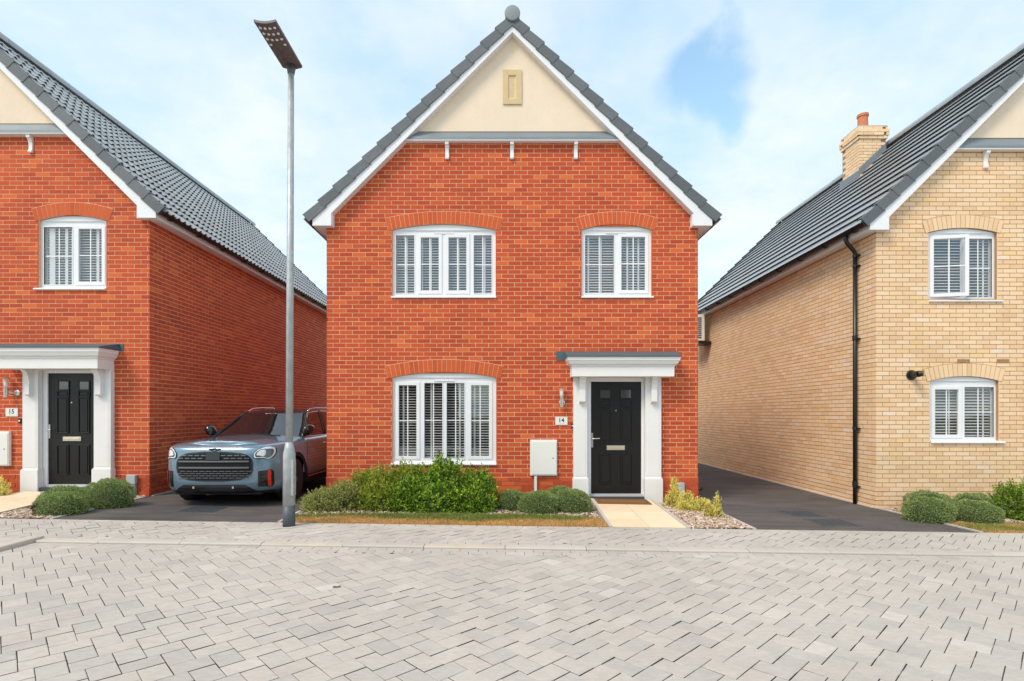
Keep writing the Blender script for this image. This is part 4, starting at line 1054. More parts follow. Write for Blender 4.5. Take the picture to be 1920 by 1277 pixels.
# service covers in the drives
def cover(x0, x1, y0, y1, label, n=10, sh=0):
    t = thing('manhole_cover', label, 'cover', ((x0+x1)/2, (y0+y1)/2, G((x0+x1)/2)+.02), 'metal covers set in the drives')
    q = MB(); e = .022
    for P in ([(x0, y0), (x1, y0), (x1, y0+e), (x0, y0+e)], [(x0, y1-e), (x1, y1-e), (x1, y1), (x0, y1)], [(x0, y0+e), (x0+e, y0+e), (x0+e, y1-e), (x0, y1-e)], [(x1-e, y0+e), (x1, y0+e), (x1, y1-e), (x1-e, y1-e)]): q.prism_xy(P, .0, .0235, G)
    obj('rim', q, 'cover_metal', t)
    q = MB(); q.prism_xy([(x0+e+.003, y0+e+.003), (x1-e-.003, y0+e+.003), (x1-e-.003, y1-e-.003), (x0+e+.003, y1-e-.003)], .0, .0225, G)
    q2 = MB(); 
    for i in range(n):
        for j in range(n-2):
            cx = x0+.06+(x1-x0-.12)*i/(n-1); cy = y0+.06+(y1-y0-.12)*j/(n-3); s_ = .009; 
            if (i+j) % 2: q2.prism_xy([(cx-s_*1.8, cy-s_*.6), (cx+s_*1.8, cy-s_*.6), (cx+s_*1.8, cy+s_*.6), (cx-s_*1.8, cy+s_*.6)], .0226, .027, G)
            else: q2.prism_xy([(cx-s_*.6, cy-s_*1.8), (cx+s_*.6, cy-s_*1.8), (cx+s_*.6, cy+s_*1.8), (cx-s_*.6, cy+s_*1.8)], .0226, .027, G)
    lid = obj('lid', q, 'cover_metal', t); obj('tread_pattern', q2, 'cover_metal', lid, kind='stuff')
cover(-4.87, -4.33, 7.76, 8.24, 'chequered metal cover in the drive in front of the car')
cover(4.33, 4.84, 8.13, 8.60, 'metal cover in the right drive, the one nearer the houses')
cover(4.37, 4.93, 7.44, 7.93, 'metal cover in the right drive, the one nearer the pavement')

# ------------------------------------------------------------------ street lamp
lx, ly = -2.868, 6.94; lz = G(lx)+PZ
t = thing('street_lamp', 'tall galvanised street lamp with flat perforated head beside the drive', 'street lamp', (lx, ly, lz))
lean = .028
def lp(z): return (lx+lean*z/6, ly, lz+z)
q = MB(); q.tube([lp(-.02), lp(.27)], .0775, 24); obj('painted_base', q, 'galv_base_paint', t, smooth=True)
q = MB(); q.tube([lp(.27), lp(.94), lp(1.0), lp(1.09)], [.0765, .0765, .062, .046], 24); lower = obj('lower_tube', q, 'galvanised', t, smooth=True)
q = MB(); q.box(lx+.045, lx+.082, ly-.06, ly+.03, lz+.40, lz+.86); obj('access_door', q, 'galvanised', lower, bevel=.006)
q = MB(); q.tube([lp(1.09), lp(3), lp(5.88)], [.046, .044, .038], 20); obj('pole', q, 'galvanised', t, smooth=True)
hz = lz+5.88
q = MB(); q.tube([lp(5.88), lp(5.90), lp(5.98)], [.043, .045, .062], 20); obj('spigot', q, 'lantern_metal', t, smooth=True)
q = MB(); hx = lx+lean-.005; y0, y1 = ly-.74, ly+.06; zt = lz+5.985
rows = []
for k in range(9):
    u = -1+2*k/8; rows.append([(hx+u*.128, y0, zt+.022*u*u+.012), (hx+u*.128, y1, zt+.022*u*u-.006)])
q.grid(rows)
rows2 = [[(a[0], a[1], a[2]+.028), (b_[0], b_[1], b_[2]+.028)] for a, b_ in rows]; q.grid(rows2)
q.grid([rows[0], rows2[0]]); q.grid([rows[-1], rows2[-1]]); q.grid([[r_[0] for r_ in rows], [r_[0] for r_ in rows2]]); q.grid([[r_[1] for r_ in rows], [r_[1] for r_ in rows2]])
head = obj('lantern_head', q, 'lantern_metal', t)
for i in range(4):
    for j in range(4):
        if j == 3 and i in (1, 2): continue
        u = (-.66+.44*i); cy = y0+.075+j*.095; q = MB()
        q.lathe((hx+u*.128, cy, zt+.022*u*u+.004), [(.016, -.003), (.017, .004)], 12); obj('led_lens', q, 'lens_white', head)

# ------------------------------------------------------------------ plants
def plant(name, label, cat, base, leaves, material, stems, group=None, leaf_l=.03, leaf_w=.014, extra=None, core=None):
    t = thing(name, label, cat, base, group)
    def leafmesh(pts, l, w_, nm, matn):
        n = len(pts); V = []; F = []; RR = []
        for (p, d) in pts:
            d = (d + Vector((R.gauss(0, .55), R.gauss(0, .55), R.gauss(0, .55)))).normalized()
            s_ = d.cross(Vector((R.gauss(0, 1), R.gauss(0, 1), R.gauss(0, 1)))).normalized(); ll = l*R.uniform(.7, 1.3); ww = w_*R.uniform(.7, 1.3)/2
            up = d.cross(s_)*ll*.12; b0 = len(V)
            V += [tuple(p), tuple(p+d*ll*.5+s_*ww+up), tuple(p+d*ll), tuple(p+d*ll*.5-s_*ww+up)]; F.append((b0, b0+1, b0+2, b0+3)); r_ = R.random(); RR += [r_]*4
        m_ = MB(); m_.v = V; m_.f = F; m_.r = RR
        return obj(nm, m_, matn, t, recalc=False)
    fo = leafmesh(leaves, leaf_l, leaf_w, 'foliage', material)
    if extra: leafmesh(extra[0], extra[2], extra[3], 'dead_patch', extra[1])
    if core: obj('inner_growth', core, 'hebe_core', t, smooth=True)
    if stems:
        q = MB()
        for pa in stems: q.tube(pa, [.006]+[.003]*(len(pa)-1), 4, cap=False)
        obj('stem', q, 'twig', t, recalc=False)
    return t
def nz(p, s, seed):
    return math.sin(p.x*s*1.3+seed)*math.sin(p.y*s*1.1+seed*2.1)*.5+math.sin(p.z*s*1.7+seed*3.3+p.x*s)*.5
def mound(label, px0, px1, pyt, pyb, Y, dep=None, brown=None, group='low clipped hebe mounds in the beds', n=9000, mat_='leaf_hebe'):
    """rounded mound; photo pixels of its outline at depth Y"""
    k = Y/1000; x0, x1 = (px0-955)*k, (px1-955)*k; cx = (x0+x1)/2; rx = (x1-x0)/2; zt = CAMZ+(776-pyt)*k; gz = G(cx)+.0
    h = zt-gz; ry = dep or rx*.85; pts = []; brn = []
    sd = R.random()*9
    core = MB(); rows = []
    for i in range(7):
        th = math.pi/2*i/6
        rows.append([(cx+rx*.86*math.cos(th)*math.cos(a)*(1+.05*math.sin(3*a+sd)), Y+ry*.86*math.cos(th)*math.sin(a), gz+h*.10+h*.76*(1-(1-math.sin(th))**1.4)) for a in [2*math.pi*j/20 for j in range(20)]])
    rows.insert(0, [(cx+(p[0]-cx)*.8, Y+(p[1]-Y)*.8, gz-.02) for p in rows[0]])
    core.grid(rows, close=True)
    for _ in range(n):
        a = R.uniform(0, 2*math.pi); s_ = R.uniform(-.25, 1); c = math.sqrt(max(0, 1-max(s_, 0)**2)) if s_ > 0 else 1+s_*.45
        d = Vector((math.cos(a)*c, math.sin(a)*c, s_)); bump = 1+.085*nz(d, 5.5, sd)+.04*nz(d, 13, sd*2)
        rr = bump*R.uniform(.90, 1.0)
        p = Vector((cx+d.x*rx*rr*(1+.10*d.z*(1-d.z)*4), Y+d.y*ry*rr, gz+.12*h+(1-(1-max(d.z, 0))**1.45 if d.z > 0 else d.z)*h*.84*rr))
        nd = Vector((d.x/rx, d.y/ry, max(d.z, 0)/h+.4)).normalized()
        if brown and (p-Vector(brown[0])).length < brown[1]*R.uniform(.6, 1.2): brn.append((p, nd)); continue
        pts.append((p, nd))
    return plant('hebe_shrub', label, 'shrub', (cx, Y, gz), pts, mat_, None, group, .021, .010, extra=(brn, 'leaf_hebe_brown', .02, .01) if brn else None, core=core)
mound('green hebe mound beside the hedge, leftmost of the four by the path', 934, 988, 918, 960, 8.40, n=6000)
mound('green hebe mound in front of the meter box conduit', 974, 1045, 921, 966, 8.15, n=9000)
mound('green hebe mound at the back, between the conduit and door 14', 1020, 1078, 912, 955, 8.72, n=6000)
mound('green hebe mound touching the left edge of the path to door 14', 1036, 1108, 917, 962, 8.28, n=9000)
mound('green hebe mound with a brown dead patch, front left by the number 15 path', 72, 156, 922, 966, 7.55, brown=((-6.60, 7.30, G(-6.6)+.13), .13), n=9500)
mound('green hebe mound partly hidden behind the one with the dead patch', 82, 164, 911, 950, 8.0, n=6500)
mound('green hebe mound beside the grey service box of the left house', 164, 246, 898, 945, 8.15, n=9500)
mound('green hebe mound by the buff house, back left of the four', 1699, 1782, 920, 950, 8.45, n=7000)
mound('green hebe mound by the buff house, front left of the four', 1701, 1783, 932, 972, 7.95, n=9500)
mound('green hebe mound by the buff house, back right of the four', 1788, 1858, 924, 950, 8.40, n=6000)
mound('green hebe mound by the buff house, front right of the four', 1786, 1870, 938, 971, 7.92, n=9500)
def bushy(name, label, x0, x1, Y, dep, ztop, material, n, leaf_l, leaf_w, lobes, seed, group=None, spiky=.06, zb=None):
    """leafy shrub: shoots growing from several lobes; leaves along each shoot"""
    R.seed(seed); cx = (x0+x1)/2; gz = G(cx); pts = []; stems = []
    for i in range(n):
        lx_, ly_, rx, ry, h = R.choice(lobes)
        a = R.uniform(0, 2*math.pi); s_ = R.uniform(-.1, 1) ; c = math.sqrt(1-max(s_, 0)**2)
        d = Vector((math.cos(a)*c, math.sin(a)*c, s_)); rr = R.uniform(.62, 1.0)+abs(R.gauss(0, spiky))
        tip = Vector((lx_+d.x*rx*rr, Y+ly_+d.y*ry*rr, gz+.10*h+max(-.06, d.z)*h*.86*rr))
        out = Vector((d.x, d.y, d.z*.8+.5)).normalized(); L = R.uniform(.10, .17); root_ = tip-out*L
        if R.random() < .12: stems.append([root_, tip])
        m_ = 9
        for k in range(m_):
            f = (k+.5)/m_; p = root_+out*L*f; side = Vector((R.gauss(0, 1), R.gauss(0, 1), R.gauss(0, .6))).normalized()
            pts.append((p, (out*(.5+.5*f)+side*(1.2-.6*f)).normalized()))
    for lb in lobes:
        for j in range(5): stems.append([Vector((lb[0]+R.uniform(-.1, .1), Y+lb[1], gz)), Vector((lb[0]+R.uniform(-.5, .5)*lb[2], Y+lb[1]+R.uniform(-.5, .5)*lb[3], gz+lb[4]*.7))])
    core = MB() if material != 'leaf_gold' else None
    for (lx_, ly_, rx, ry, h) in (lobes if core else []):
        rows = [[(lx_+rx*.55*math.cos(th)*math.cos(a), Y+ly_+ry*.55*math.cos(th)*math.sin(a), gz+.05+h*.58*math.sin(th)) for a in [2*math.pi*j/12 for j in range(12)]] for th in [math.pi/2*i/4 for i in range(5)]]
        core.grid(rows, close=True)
    return plant(name, label, 'shrub', (cx, Y, gz), pts, material, stems, group, leaf_l, leaf_w, core=core)
# hedge of three shrubs under the window (lobes: x, dy, rx, ry, height)
bushy('spirea_shrub', 'pale yellowish flowering shrub at the left end of the hedge beside the car', -3.15, -2.3, 8.15, .4, .6, 'leaf_spirea', 2300, .028, .013,
      [(-2.84, -.05, .36, .32, .38), (-2.55, .05, .34, .34, .52)], 3, 'shrubs of the hedge under the window', .05)
bushy('hedge_shrub', 'bright yellow green shrub in the left half of the hedge', -2.4, -1.4, 8.45, .4, .7, 'leaf_yellow_green', 2700, .044, .019,
      [(-2.30, .10, .36, .34, .64), (-2.0, 0, .42, .36, .72), (-1.65, .05, .45, .38, .78), (-1.95, -.27, .42, .25, .50)], 4, 'shrubs of the hedge under the window', .06)
bushy('hedge_shrub', 'deep green shrub filling the right half of the hedge under the window', -1.4, -.2, 8.42, .4, .78, 'leaf_green', 4300, .050, .023,
      [(-1.32, 0, .46, .40, .74), (-.88, .02, .44, .42, .84), (-.46, .0, .34, .40, .70), (-1.05, -.36, .5, .24, .50), (-1.55, -.26, .36, .26, .58), (-.62, -.32, .40, .25, .46), (-1.1, .05, .22, .3, .90)], 5, 'shrubs of the hedge under the window', .06)
bushy('hedge_shrub', 'rounded dark green bush at the right edge of the picture', 7.3, 8.5, 8.25, .4, .6, 'leaf_green', 2300, .032, .015,
      [(7.78, 0, .38, .38, .62), (8.2, .05, .42, .4, .70), (7.95, -.2, .38, .28, .48)], 6, None, .05)
R.seed(11)
bushy('euonymus_shrub', 'tall thin yellow shrub between door 14 and the grey box', 2.62, 2.9, 8.85, .2, .42, 'leaf_gold', 1000, .024, .013,
      [(2.74, 0, .11, .11, .56), (2.70, -.02, .17, .14, .30), (2.87, -.05, .15, .13, .28)], 7, 'yellow variegated shrubs in the bark bed')
bushy('euonymus_shrub', 'wide yellow shrub in front of the grey service box', 2.85, 3.2, 8.55, .2, .3, 'leaf_gold', 1500, .024, .013,
      [(2.84, 0, .18, .15, .36), (3.0, -.1, .20, .16, .27), (2.76, -.10, .15, .13, .20), (3.10, -.04, .12, .12, .24)], 8, 'yellow variegated shrubs in the bark bed')
bushy('euonymus_shrub', 'small yellow shrub standing alone nearest the right drive', 2.88, 3.2, 7.95, .2, .3, 'leaf_gold', 850, .022, .012,
      [(3.10, 0, .08, .08, .44), (3.05, .0, .14, .12, .24), (2.97, .02, .07, .07, .31)], 9, 'yellow variegated shrubs in the bark bed')
bushy('euonymus_shrub', 'yellow shrub under the meter box at the far left edge', -8.6, -8.1, 8.7, .2, .4, 'leaf_gold', 700, .024, .013,
      [(-8.32, 0, .18, .15, .42), (-8.20, -.08, .14, .13, .26), (-8.5, 0, .2, .2, .35)], 10, 'yellow variegated shrubs in the bark bed')
R.seed(21)
# lawn strips: green at the back, scorched along the pavement
def inpoly(x, y, poly):
    c = False; j = len(poly)-1
    for i in range(len(poly)):
        if (poly[i][1] > y) != (poly[j][1] > y) and x < (poly[j][0]-poly[i][0])*(y-poly[i][1])/(poly[j][1]-poly[i][1])+poly[i][0]: c = not c
        j = i
    return c
def lawn(poly, n, greenf, label):
    gm, sm = MB(), MB(); xs = [p[0] for p in poly]; ys = [p[1] for p in poly]
    q = MB(); q.prism_xy(poly, -.01, .019, G); obj('lawn_soil', q, 'lawn_soil', kind='structure')
    for _ in range(n):
        x, y = R.uniform(min(xs), max(xs)), R.uniform(min(ys), max(ys))
        if not inpoly(x, y, poly): continue
        m_ = gm if R.random() < greenf(x, y) else sm; m_.cur = R.random()
        h = R.uniform(.025, .06) if m_ is gm else R.uniform(.012, .035); a = R.uniform(0, 6.28); w_ = .0028
        lx_, ly_ = R.gauss(0, .5)*h, R.gauss(0, .5)*h
        if m_ is sm: lx_ *= 2.2; ly_ *= 2.2
        z = G(x)+.017; ca, sa = math.cos(a)*w_, math.sin(a)*w_
        m_.face([(x-ca, y-sa, z), (x+ca, y+sa, z), (x+lx_+ca*.3, y+ly_+sa*.3, z+h), (x+lx_-ca*.3, y+ly_-sa*.3, z+h)])
    obj('grass', gm, 'grass_blade', kind='stuff', label='green grass along the back of the '+label, recalc=False)
    obj('grass', sm, 'straw_blade', kind='stuff', label='scorched straw coloured grass on the '+label, recalc=False)
def gf1(x, y):
    e = 7.50+.08*math.sin(x*2.1)+.05*math.sin(x*5.3+1); v = 1/(1+math.exp(-(y-e)/.045))
    if x > .95: v *= max(0, 1-(x-.95)/.25)
    return max(.06, v*(.92+.08*math.sin(x*7)))
lawn([(-3.05, 7.16), (1.33, 7.16), (1.33, 7.72), (.3, 7.84), (-1.2, 7.80), (-2.3, 7.72), (-3.07, 7.55)], 52000, gf1, 'strip in front of the hedge')
def gf2(x, y):
    return max(.05, min(.8, .10+.6*math.sin(x*1.9+2.0)*math.sin(y*7+x)+.25*math.sin(x*6+y*9)))
lawn([(6.37, 7.16), (9.5, 7.16), (9.5, 7.62), (7.9, 7.72), (6.9, 7.80), (6.30, 7.85)], 30000, gf2, 'strip in front of the buff house')
# bark chips
def chips(poly, n, label, avoid=None):
    m_ = MB(); xs = [p[0] for p in poly]; ys = [p[1] for p in poly]
    for _ in range(n):
        x, y = R.uniform(min(xs), max(xs)), R.uniform(min(ys), max(ys))
        if not inpoly(x, y, poly): continue
        m_.cur = R.random(); l, w_, th = R.uniform(.02, .055), R.uniform(.01, .024), R.uniform(.004, .009)
        rot = Matrix.Rotation(R.uniform(0, 6.28), 3, 'Z') @ Matrix.Rotation(R.gauss(0, .35), 3, 'X') @ Matrix.Rotation(R.gauss(0, .35), 3, 'Y')
        m_.obox(Vector((x, y, G(x)+.018+R.uniform(0, .018))), rot.col[0], rot.col[1], rot.col[2], -l/2, l/2, -w_/2, w_/2, -th/2, th/2)
    obj('bark_chippings', m_, 'bark_chip', kind='stuff', label=label, recalc=False)
chips([(2.44, 7.17), (3.26, 7.17), (3.26, 9.2), (2.44, 9.2)], 5200, 'pale bark chippings between the path and the right drive')
chips([(-7.08, 7.17), (-6.19, 7.17), (-6.19, 9.1), (-7.08, 9.1)], 4600, 'pale bark chippings between the left path and the drive')
chips([(6.24, 8.9), (6.30, 7.8), (7.0, 7.75), (9.5, 7.6), (9.5, 8.9)], 6000, 'pale bark chippings along the foot of the buff house')
chips([(-3.1, 7.55), (-2.3, 7.70), (-1.2, 7.78), (.3, 7.82), (1.33, 7.70), (1.33, 9.2), (-3.12, 9.2)], 6500, 'bark chippings under the hedge and the mounds')
chips([(-9, 7.17), (-8.22, 7.17), (-8.22, 9.1), (-9, 9.1)], 1500, 'bark chippings at the far left edge')

# ------------------------------------------------------------------ the car (local x across, y from the nose back, z up)
CX, CY, CZ = -4.50, 8.12, G(-4.46)+.02
car = thing('parked_car', 'grey blue compact car with red bumper inserts parked between the brick houses', 'car', (CX, CY, CZ))
def cw(p): return (CX+p[0], CY+p[1], CZ+p[2])
HWid, LEN = .92, 4.43
def shoulder(y): # height of the body shoulder along the car
    return .955+.065*min(1, max(0, y)/1.25)**.8 if y < 1.25 else 1.02+.03*(y-1.25)/3
LV = [ # (z, half width, nose offset, corner depth)
 (.20, .80, .14, .40), (.24, .86, .05, .44), (.30, .895, .01, .46), (.42, .915, .0, .48), (.58, .92, .0, .50), (.72, .92, .0, .50), (.80, .915, .005, .50), (.87, .91, .015, .50)]
def outline(Wd, nose, D, N_=24):
    pts = []
    n1 = 18
    for k in range(n1+1):          # centre to corner
        s_ = (k/n1); s_ = 1-(1-s_)**1.7
        pts.append((Wd*s_*(1-.0), nose+D*(.12*s_*s_+.88*s_**9)))
    ys = [nose+D+(LEN-.45-(nose+D))*k/16 for k in range(1, 17)]
    for y in ys: pts.append((Wd+ .0, y))
    for k in range(1, 6):
        a = math.pi/2*k/6; pts.append((Wd*(1-.12*(1-math.cos(a))), LEN-.45+.45*math.sin(a)))
    pts.append((Wd*.55, LEN)); pts.append((0, LEN))
    return pts
rings = []
for (z, Wd, no, D) in LV: rings.append([(x, y, z) for x, y in outline(Wd, no, D)])
# upper levels follow the shoulder line
for (f, ins, no) in ((.40, .014, .03), (.70, .040, .055), (.90, .085, .095), (1.0, .150, .16)):
    o_ = outline(HWid-ins, no, .50); rings.append([(x, y, .87+(shoulder(y-.05)-.87)*f) for x, y in o_])
def full(r_): return [(-x, y, z) for x, y, z in r_[::-1]][:-1] + [(x, y, z) for x, y, z in r_]
FR = [full(r_) for r_ in rings]
def yfront(x, z):      # nose surface
    x = abs(x)
    for (a, b_) in zip(rings, rings[1:]):
        if a[0][2] <= z <= b_[0][2] + 1e-6:
            f = (z-a[0][2])/(b_[0][2]-a[0][2])
            def at(r_):
                for p, q_ in zip(r_, r_[1:]):
                    if p[0] <= x <= q_[0]+1e-9: return p[1]+(q_[1]-p[1])*(x-p[0])/max(1e-6, q_[0]-p[0])
                return .55
            return at(a)+(at(b_)-at(a))*f
    return 0.
WY0, WY1, WR = .86, 3.55, .355
def in_arch(p): return any((p[1]-wy)**2+(p[2]-.34)**2 < .41**2 for wy in (WY0, WY1)) and abs(p[0]) > .7
m_ = MB(); ids = [[m_.vert(cw(p)) for p in r_] for r_ in FR]
for a in range(len(FR)-1):
    for k in range(len(FR[a])-1):
        cpt = [sum(FR[i][j][c] for i, j in ((a, k), (a, k+1), (a+1, k), (a+1, k+1)))/4 for c in range(3)]
        if in_arch(cpt): continue
        m_.f.append((ids[a][k], ids[a][k+1], ids[a+1][k+1], ids[a+1][k]))
# bonnet and deck: rows across between mirrored points of the top ring
top = rings[-1]; K = 14; rows = []
for (x, y, z) in top:
    row = []
    for j in range(K+1):
        u = -1+2*j/K; crown = .052*(1-u*u)
        rib = .012*math.exp(-((abs(u)-.62)/.10)**2) if .1 < y < 1.2 else 0
        row.append(cw((x*u, y-(.03*(1-u*u) if y < .4 else 0)*0, z+crown+rib)))
    rows.append(row)
m_.grid(rows)
body = obj('body', m_, 'car_paint', car, smooth=True)
# greenhouse
def gh(lv): return lv
def gring(f):
    """f 0 belt .. 1 roof edge"""
    z0, z1 = 1.01, 1.425
    yf = 1.22+(1.95-1.22)*f; yr = LEN-.22-.42*f; hw = .80-.20*f; rz = lambda y: f*.075*min(1, max(0, (y-1.9)/.9))**.6
    pts = []
    for k in range(9): s_ = k/8; pts.append((hw*s_, yf+.20*s_**2.6, z0+(z1-z0)*f+rz(yf+.2*s_**2.6)))
    for k in range(1, 12): pts.append((hw, yf+.20+(yr-yf-.20-.2)*k/11, z0+(z1-z0)*f+rz(yf+.20+(yr-yf-.4)*k/11)))
    for k in range(1, 5): a = math.pi/2*k/4; pts.append((hw-.15*(1-math.cos(a)), yr-.2+.2*math.sin(a), z0+(z1-z0)*f+rz(yr)))
    pts.append((0, yr, z0+(z1-z0)*f+rz(yr))); return pts
GR = [full(gring(f)) for f in (0, .25, .5, .75, 1)]
m_ = MB(); m_.grid([[cw(p) for p in r_] for r_ in GR]); obj('cabin_glass', m_, 'car_glass', car, smooth=True)
m_ = MB(); rr = gring(1); rows = []
for (x, y, z) in rr: rows.append([cw((x*u, y, z+.050*(1-u*u)*min(1, max(0, (y-1.93))*3+.1))) for u in [-1+2*j/10 for j in range(11)]])
m_.grid(rows); obj('car_roof', m_, 'car_black', car, smooth=True)
for s_ in (-1, 1):
    def gp(f, i): p = gring(f)[i]; return cw((p[0]*s_*1.004, p[1]-.004, p[2]))
    m_ = MB(); m_.tube([gp(f, 8) for f in (0, .25, .5, .75, 1)], .028, 8); obj('windscreen_pillar', m_, 'car_black', car, smooth=True)
    m_ = MB(); m_.tube([gp(f, 13) for f in (0, .25, .5, .75, 1)], .026, 8); obj('door_pillar', m_, 'car_black', car, smooth=True)
    g0 = gring(0); m_ = MB(); m_.tube([cw((p[0]*s_*1.01+s_*.01, p[1], p[2]+.012)) for p in g0[8:20]], .010, 6); obj('window_trim', m_, 'chrome', car, smooth=True)
    g1 = gring(1); m_ = MB(); m_.tube([cw((p[0]*s_-s_*.03, p[1], p[2]+(.035 if 0 < k < 9 else -.0)+.02)) for k, p in enumerate(g1[9:19])], .014, 8); obj('roof_rail', m_, 'chrome', car, smooth=True)
    g1 = gring(1); m_ = MB(); m_.tube([cw((p[0]*s_*1.005, p[1], p[2]-.012)) for p in g1[8:20]], .012, 6); obj('roof_edge_trim', m_, 'chrome', car, smooth=True)
    # side mirror
    m_ = MB(); c = Vector(cw((s_*.875, 1.50, 1.145)))
    rows = []
    for i in range(7):
        ph = math.pi*i/6; rows.append([(c.x+.095*math.sin(ph)**.6*math.cos(a)+s_*.02*math.cos(ph), c.y+.13*math.cos(ph)-.02, c.z+.100*math.sin(ph)**.6*math.sin(a)+.02*math.cos(a)*s_) for a in [2*math.pi*j/14 for j in range(14)]])
    m_.grid(rows, close=True); mi = obj('side_mirror', m_, 'car_black', car, smooth=True)
    m_ = MB(); m_.tube([cw((s_*.76, 1.50, 1.05)), cw((s_*.84, 1.48, 1.06)), cw((s_*.87, 1.47, 1.09))], [.03, .024, .022], 8); obj('mirror_arm', m_, 'car_black', mi, smooth=True)
    # door: seams and handle
    for yy in (1.35, 2.35, 3.25):
        m_ = MB(); m_.box(*sorted((CX+s_*.9195, CX+s_*.9225)), CY+yy, CY+yy+.008, CZ+.40, CZ+1.0); obj('door_seam', m_, 'car_black', body)
    for yy in (2.12, 3.05):
        m_ = MB(); m_.box(*sorted((CX+s_*.921, CX+s_*.945)), CY+yy, CY+yy+.19, CZ+.87, CZ+.895); obj('door_handle', m_, 'chrome', car, bevel=.006)
    # sill
    m_ = MB(); m_.box(*sorted((CX+s_*.86, CX+s_*.928)), CY+1.30, CY+3.12, CZ+.22, CZ+.36); obj('side_sill', m_, 'car_trim', car, bevel=.01)
    m_ = MB(); m_.box(*sorted((CX+s_*.929, CX+s_*.936)), CY+1.32, CY+3.10, CZ+.325, CZ+.345); obj('sill_strip', m_, 'chrome', car)
    for wy in (WY0, WY1):
        A = [math.radians(a_) for a_ in range(-12, 193, 8)]
        m_ = MB()
        ring = lambda X, r_: [cw((s_*X, wy+r_*math.cos(a_), .34+r_*math.sin(a_))) for a_ in A]
        m_.grid([ring(.80, .385), ring(.930, .385)]); m_.grid([ring(.930, .385), ring(.932, .455)]); m_.grid([ring(.932, .455), ring(.90, .46)]); obj('wheel_arch', m_, 'car_trim', car, smooth=False)
        m_ = MB(); m_.lathe(cw((s_*.80, wy, .34)), [(.30, -.11), (.345, -.10), (.355, -.06), (.355, .06), (.345, .10), (.255, .115), (.25, .11)] if s_ > 0 else [(.30, .11), (.345, .10), (.355, .06), (.355, -.06), (.345, -.10), (.255, -.115), (.25, -.11)], 32, 'X')
        wh = obj('wheel', m_, 'tyre', car, smooth=False)
        m_ = MB(); xo = s_*.905
        for k in range(5):
            a_ = 2*math.pi*k/5+.3; ca, sa = math.cos(a_), math.sin(a_); b0 = len(m_.v)
            for X in (xo, xo-s_*.03):
                for (r_, t_) in ((.03, -.045), (.245, -.03), (.245, .03), (.03, .045)): m_.vert(cw((X, wy+r_*ca-t_*sa, .34+r_*sa+t_*ca)))
            m_.f += [(b0, b0+1, b0+2, b0+3), (b0, b0+4, b0+5, b0+1), (b0+2, b0+6, b0+7, b0+3)]
        m_.lathe(cw((xo-s_*.01, wy, .34)), [(.045, -.02), (.05, .0), (.045, .02)], 12, 'X')
        o2 = MB(); obj('rim', m_, 'car_bar', wh)
m_ = MB(); m_.box(CX-.80, CX+.80, CY+.35, CY+LEN-.3, CZ+.19, CZ+.60); m_.box(CX-.66, CX+.66, CY+.12, CY+.4, CZ+.19, CZ+.4); obj('underbody', m_, 'tyre', car)
# things on the nose follow its surface
def nose_pt(x, z, off): return cw((x, yfront(x, z)-off, z))
def nose_patch(name, poly, off, depth, material, parent, nseg=24, bev=0):
    """a panel whose outline poly (x, z) lies on the nose, raised by off, cut into strips across"""
    m = MB(); zs = sorted(set([p[1] for p in poly])); z0, z1 = min(zs), max(zs)
    def span_at(z):
        xs = []
        for i in range(len(poly)):
            (xa, za), (xb, zb_) = poly[i], poly[(i+1) % len(poly)]
            if (za <= z <= zb_) or (zb_ <= z <= za):
                if abs(za-zb_) < 1e-9: xs += [xa, xb]
                else: xs.append(xa+(xb-xa)*(z-za)/(zb_-za))
        return min(xs), max(xs)
    nz_ = max(4, int((z1-z0)/.02)); rws = []
    for i in range(nz_+1):
        z = z0+(z1-z0)*i/nz_; a, b_ = span_at(min(max(z, z0+1e-5), z1-1e-5)); rws.append([nose_pt(a+(b_-a)*j/nseg, z, off) for j in range(nseg+1)])
    m.grid(rws)
    # rim going back to the body
    edge = [r_[0] for r_ in rws] + rws[-1][1:-1] + [r_[-1] for r_ in rws[::-1]] + rws[0][1:-1][::-1]
    m.grid([edge+[edge[0]], [(p[0], p[1]+depth, p[2]) for p in edge+[edge[0]]]])
    return obj(name, m, material, parent, smooth=False)
def octo(hw, z0, z1, cx, cz, k0=1.0):
    return [(-hw+cx, z0), (hw-cx, z0), (hw, z0+cz), (hw, z1-cz), (hw-cx, z1), (-hw+cx, z1), (-hw, z1-cz), (-hw, z0+cz)]
def sup(a, b, cz):
    out = []
    for k in range(40):
        t_ = 2*math.pi*(k+.5)/40; c_, s_ = math.cos(t_), math.sin(t_)
        out.append((math.copysign(abs(c_)**.52, c_)*a, cz+math.copysign(abs(s_)**.72, s_)*b))
    return out
gframe = nose_patch('grille', sup(.585, .228, .632), .010, .03, 'car_black', car)
gin = nose_patch('grille_mesh', sup(.562, .208, .632), .014, .01, 'car_trim', gframe)
def nbar(name, x0, x1, z0, z1, off, material, parent, n=14):
    m = MB(); b0 = [[nose_pt(x0+(x1-x0)*j/n, z, off) for j in range(n+1)] for z in (z0, z1)]
    bk = [[(p[0], p[1]+.025, p[2]) for p in r_] for r_ in b0]; m.grid([bk[0], b0[0], b0[1], bk[1]]); m.face([b0[0][0], b0[1][0], bk[1][0], bk[0][0]]); m.face([b0[0][-1], b0[1][-1], bk[1][-1], bk[0][-1]])
    return obj(name, m, material, parent)
nbar('grille_bar', -.535, .535, .700, .722, .032, 'car_bar', gframe); nbar('grille_bar', -.535, .535, .605, .627, .032, 'car_bar', gframe)
for k in range(2):
    for i in range(11):
        x = -.50+i*.1+(.05 if k else 0)
        if abs(x) < .14 or x > .50: continue
        nbar('grille_link', x-.036, x+.036, .752+k*.042, .764+k*.042, .026, 'car_bar', gframe, 3)
